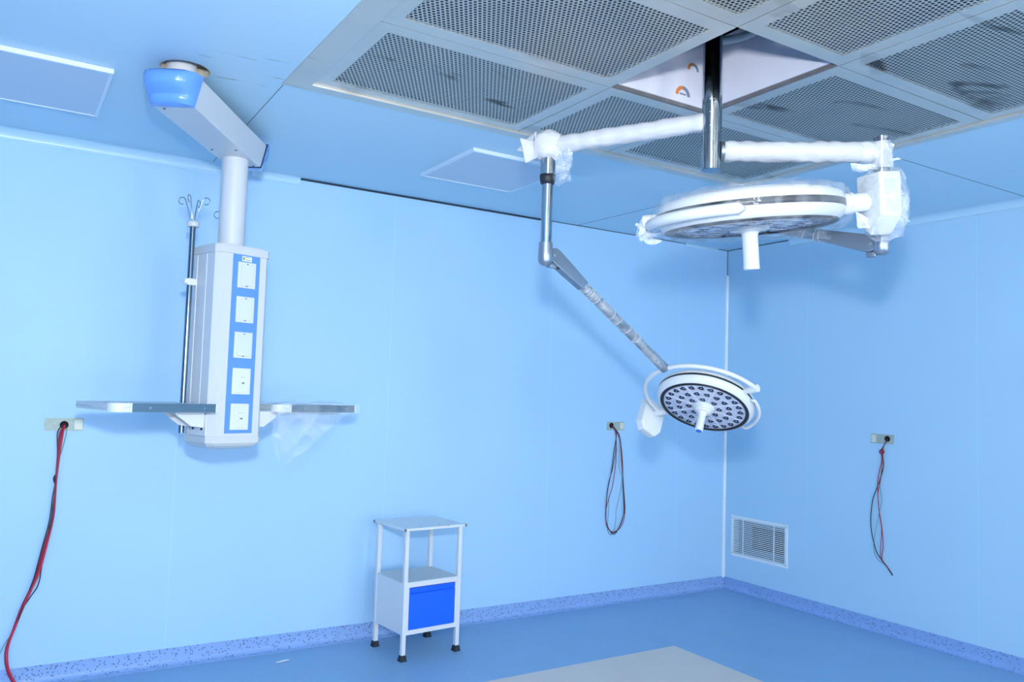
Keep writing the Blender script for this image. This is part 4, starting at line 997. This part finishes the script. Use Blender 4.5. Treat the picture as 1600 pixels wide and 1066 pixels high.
wall_box('x', -1.622, -1.438, 1.366, 1.436, (-1.572, 1.404), 'bare metal wall box on the right wall', 1)
def wire(parent, name, m, fn, pts, r=0.0032, n=6, offs=None):
    P_ = [fn(px, py, (offs[i] if offs else 0.012)) for i, (px, py) in enumerate(pts)]
    q = MB(); q.sweep(bez(P_, n), r, 8); return q.build(name, M[m], parent)
T = thing('cable_bundle', onback(100, 664), 'long red and dark wires hanging from the far-left wall box down to the floor', 'wires')
oo = lambda n, a=0.014, b_=0.014: [0.004]+[a+(b_-a)*i/(n-2) for i in range(n-1)]
W1 = [(100, 665), (93, 680), (91, 705), (88, 740), (86, 770), (81, 812), (70, 850), (56, 900), (45, 925), (33, 950), (20, 985), (9, 1015), (9, 1040), (17, 1062), (30, 1080)]
wire(T, 'red_wire', 'red', onback, W1, 0.0045, offs=oo(len(W1), 0.02, 0.05))
W2 = [(101, 664), (97, 685), (93, 712), (89, 742), (87, 765), (84, 805), (75, 845), (62, 893), (50, 920), (37, 948), (24, 980), (13, 1010), (12, 1038), (20, 1061), (33, 1078)]
wire(T, 'red_wire', 'red_b', onback, W2, 0.0045, offs=oo(len(W2), 0.028, 0.056))
W2b = [(100, 664), (95, 684), (92, 708), (89, 742), (86, 768), (83, 809), (73, 848), (59, 897), (48, 922), (35, 949)]
wire(T, 'red_wire', 'red', onback, W2b, 0.004, offs=oo(len(W2b), 0.035, 0.045))
W3 = [(99, 663), (90, 676), (90, 706), (88, 745), (82, 778), (77, 815), (66, 855), (54, 900), (46, 922)]
wire(T, 'black_wire', 'black', onback, W3, 0.003, offs=oo(len(W3), 0.018, 0.04))
W4 = [(100, 665), (94, 690), (90, 722), (88, 748), (84, 790), (80, 815), (70, 862), (66, 880), (60, 913), (48, 932), (36, 950), (28, 970)]
wire(T, 'black_wire', 'black', onback, W4, 0.003, offs=oo(len(W4), 0.022, 0.05))
W5 = [(102, 666), (104, 675), (98, 700), (90, 725), (88, 745), (83, 785), (72, 845), (56, 905), (40, 940), (22, 985), (8, 1005), (-4, 1030)]
wire(T, 'green_wire', 'green', onback, W5, 0.0018, offs=oo(len(W5), 0.016, 0.04))
W6 = [(88, 742), (85, 748), (87, 756)]
wire(T, 'tie_knot', 'black', onback, W6, 0.007, offs=[0.02, 0.024, 0.02])
T = thing('cable_bundle', onback(955, 665), 'loop of thin red, black and green wires below the wall box beside the lower lamp', 'wires')
def z6(x, y): return (920+x/4.85, 640+y/4.845)
def w6(name, m, pts, r): P_ = [z6(*p_) for p_ in pts]; wire(T, name, m, onback, P_, r, offs=oo(len(P_), 0.013, 0.013))
w6('black_wire', 'black', [(170, 122), (200, 145), (210, 200), (190, 330), (170, 480), (145, 600), (132, 720), (130, 830), (150, 900), (182, 935), (220, 910), (258, 820), (272, 740), (262, 600), (255, 450), (245, 280), (225, 180), (175, 125)], 0.0032)
w6('red_wire', 'red', [(168, 120), (196, 150), (208, 220), (205, 400), (180, 580), (150, 680), (128, 780), (138, 885), (175, 925), (225, 910), (262, 850), (275, 760), (268, 640), (250, 400), (238, 240), (215, 165), (170, 122)], 0.003)
w6('black_wire', 'black', [(172, 124), (205, 160), (205, 300), (180, 450), (150, 560), (135, 680), (132, 860), (155, 910), (185, 945), (215, 920), (265, 790), (258, 560), (256, 400), (235, 220), (180, 130)], 0.0026)
w6('green_wire', 'green', [(175, 124), (215, 170), (230, 250), (228, 430), (250, 505), (240, 620), (208, 760), (205, 840), (185, 930), (160, 948), (142, 900), (150, 760), (152, 660)], 0.0016)
T = thing('cable_bundle', onright(1387, 686), 'knotted red, black and green wires dangling from the wall box on the right wall', 'wires')
def z7(x, y): return (1340+x/4.26, 660+y/4.264)
def w7(name, m, pts, r): P_ = [z7(*p_) for p_ in pts]; wire(T, name, m, onright, P_, r, offs=oo(len(P_), 0.013, 0.013))
w7('black_wire', 'black', [(198, 114), (180, 145), (162, 185), (168, 240), (172, 290), (150, 380), (128, 440), (100, 520), (88, 640), (95, 740), (125, 860), (160, 915), (200, 970), (232, 1020)], 0.0034)
w7('red_wire', 'red', [(198, 116), (178, 150), (158, 190), (160, 260), (140, 350), (134, 430), (140, 560), (155, 660), (165, 740), (170, 830), (162, 910), (195, 960), (215, 990)], 0.0032)
w7('red_wire', 'red', [(196, 118), (172, 160), (165, 200), (162, 300), (150, 400), (136, 480), (145, 610), (160, 720), (152, 850), (158, 915), (205, 975)], 0.0026)
w7('green_wire', 'green', [(198, 118), (175, 155), (170, 220), (170, 320), (146, 400), (162, 520), (140, 620), (112, 770), (110, 860), (130, 910), (165, 940)], 0.0016)
w7('knot', 'red', [(146, 190), (160, 182), (174, 192), (172, 206), (156, 210), (147, 200), (150, 190), (168, 200), (160, 212)], 0.0045)
w7('wire_end', 'dark', [(205, 978), (220, 1000), (233, 1022)], 0.0042)

# scrap of paper on the floor
q = MB()
def leaf(u, v):
    x = (u-0.5)*0.085; y = (v-0.5)*0.03*(math.sin(PI*min(1, u*0.9+0.08))**0.8); return Vector((-3.972+x, -0.233+y, 0.003+0.006*abs(v-0.5)*2*u+0.002*u))
q.sheet(leaf, 12, 6); tag(solid(q.build('paper_scrap', M['paper'], origin=(-3.972, -0.233, 0)), 0.0008), 'small white leaf-shaped scrap of paper on the blue floor left of the locker', 'paper scrap')
bpy.context.view_layer.update()
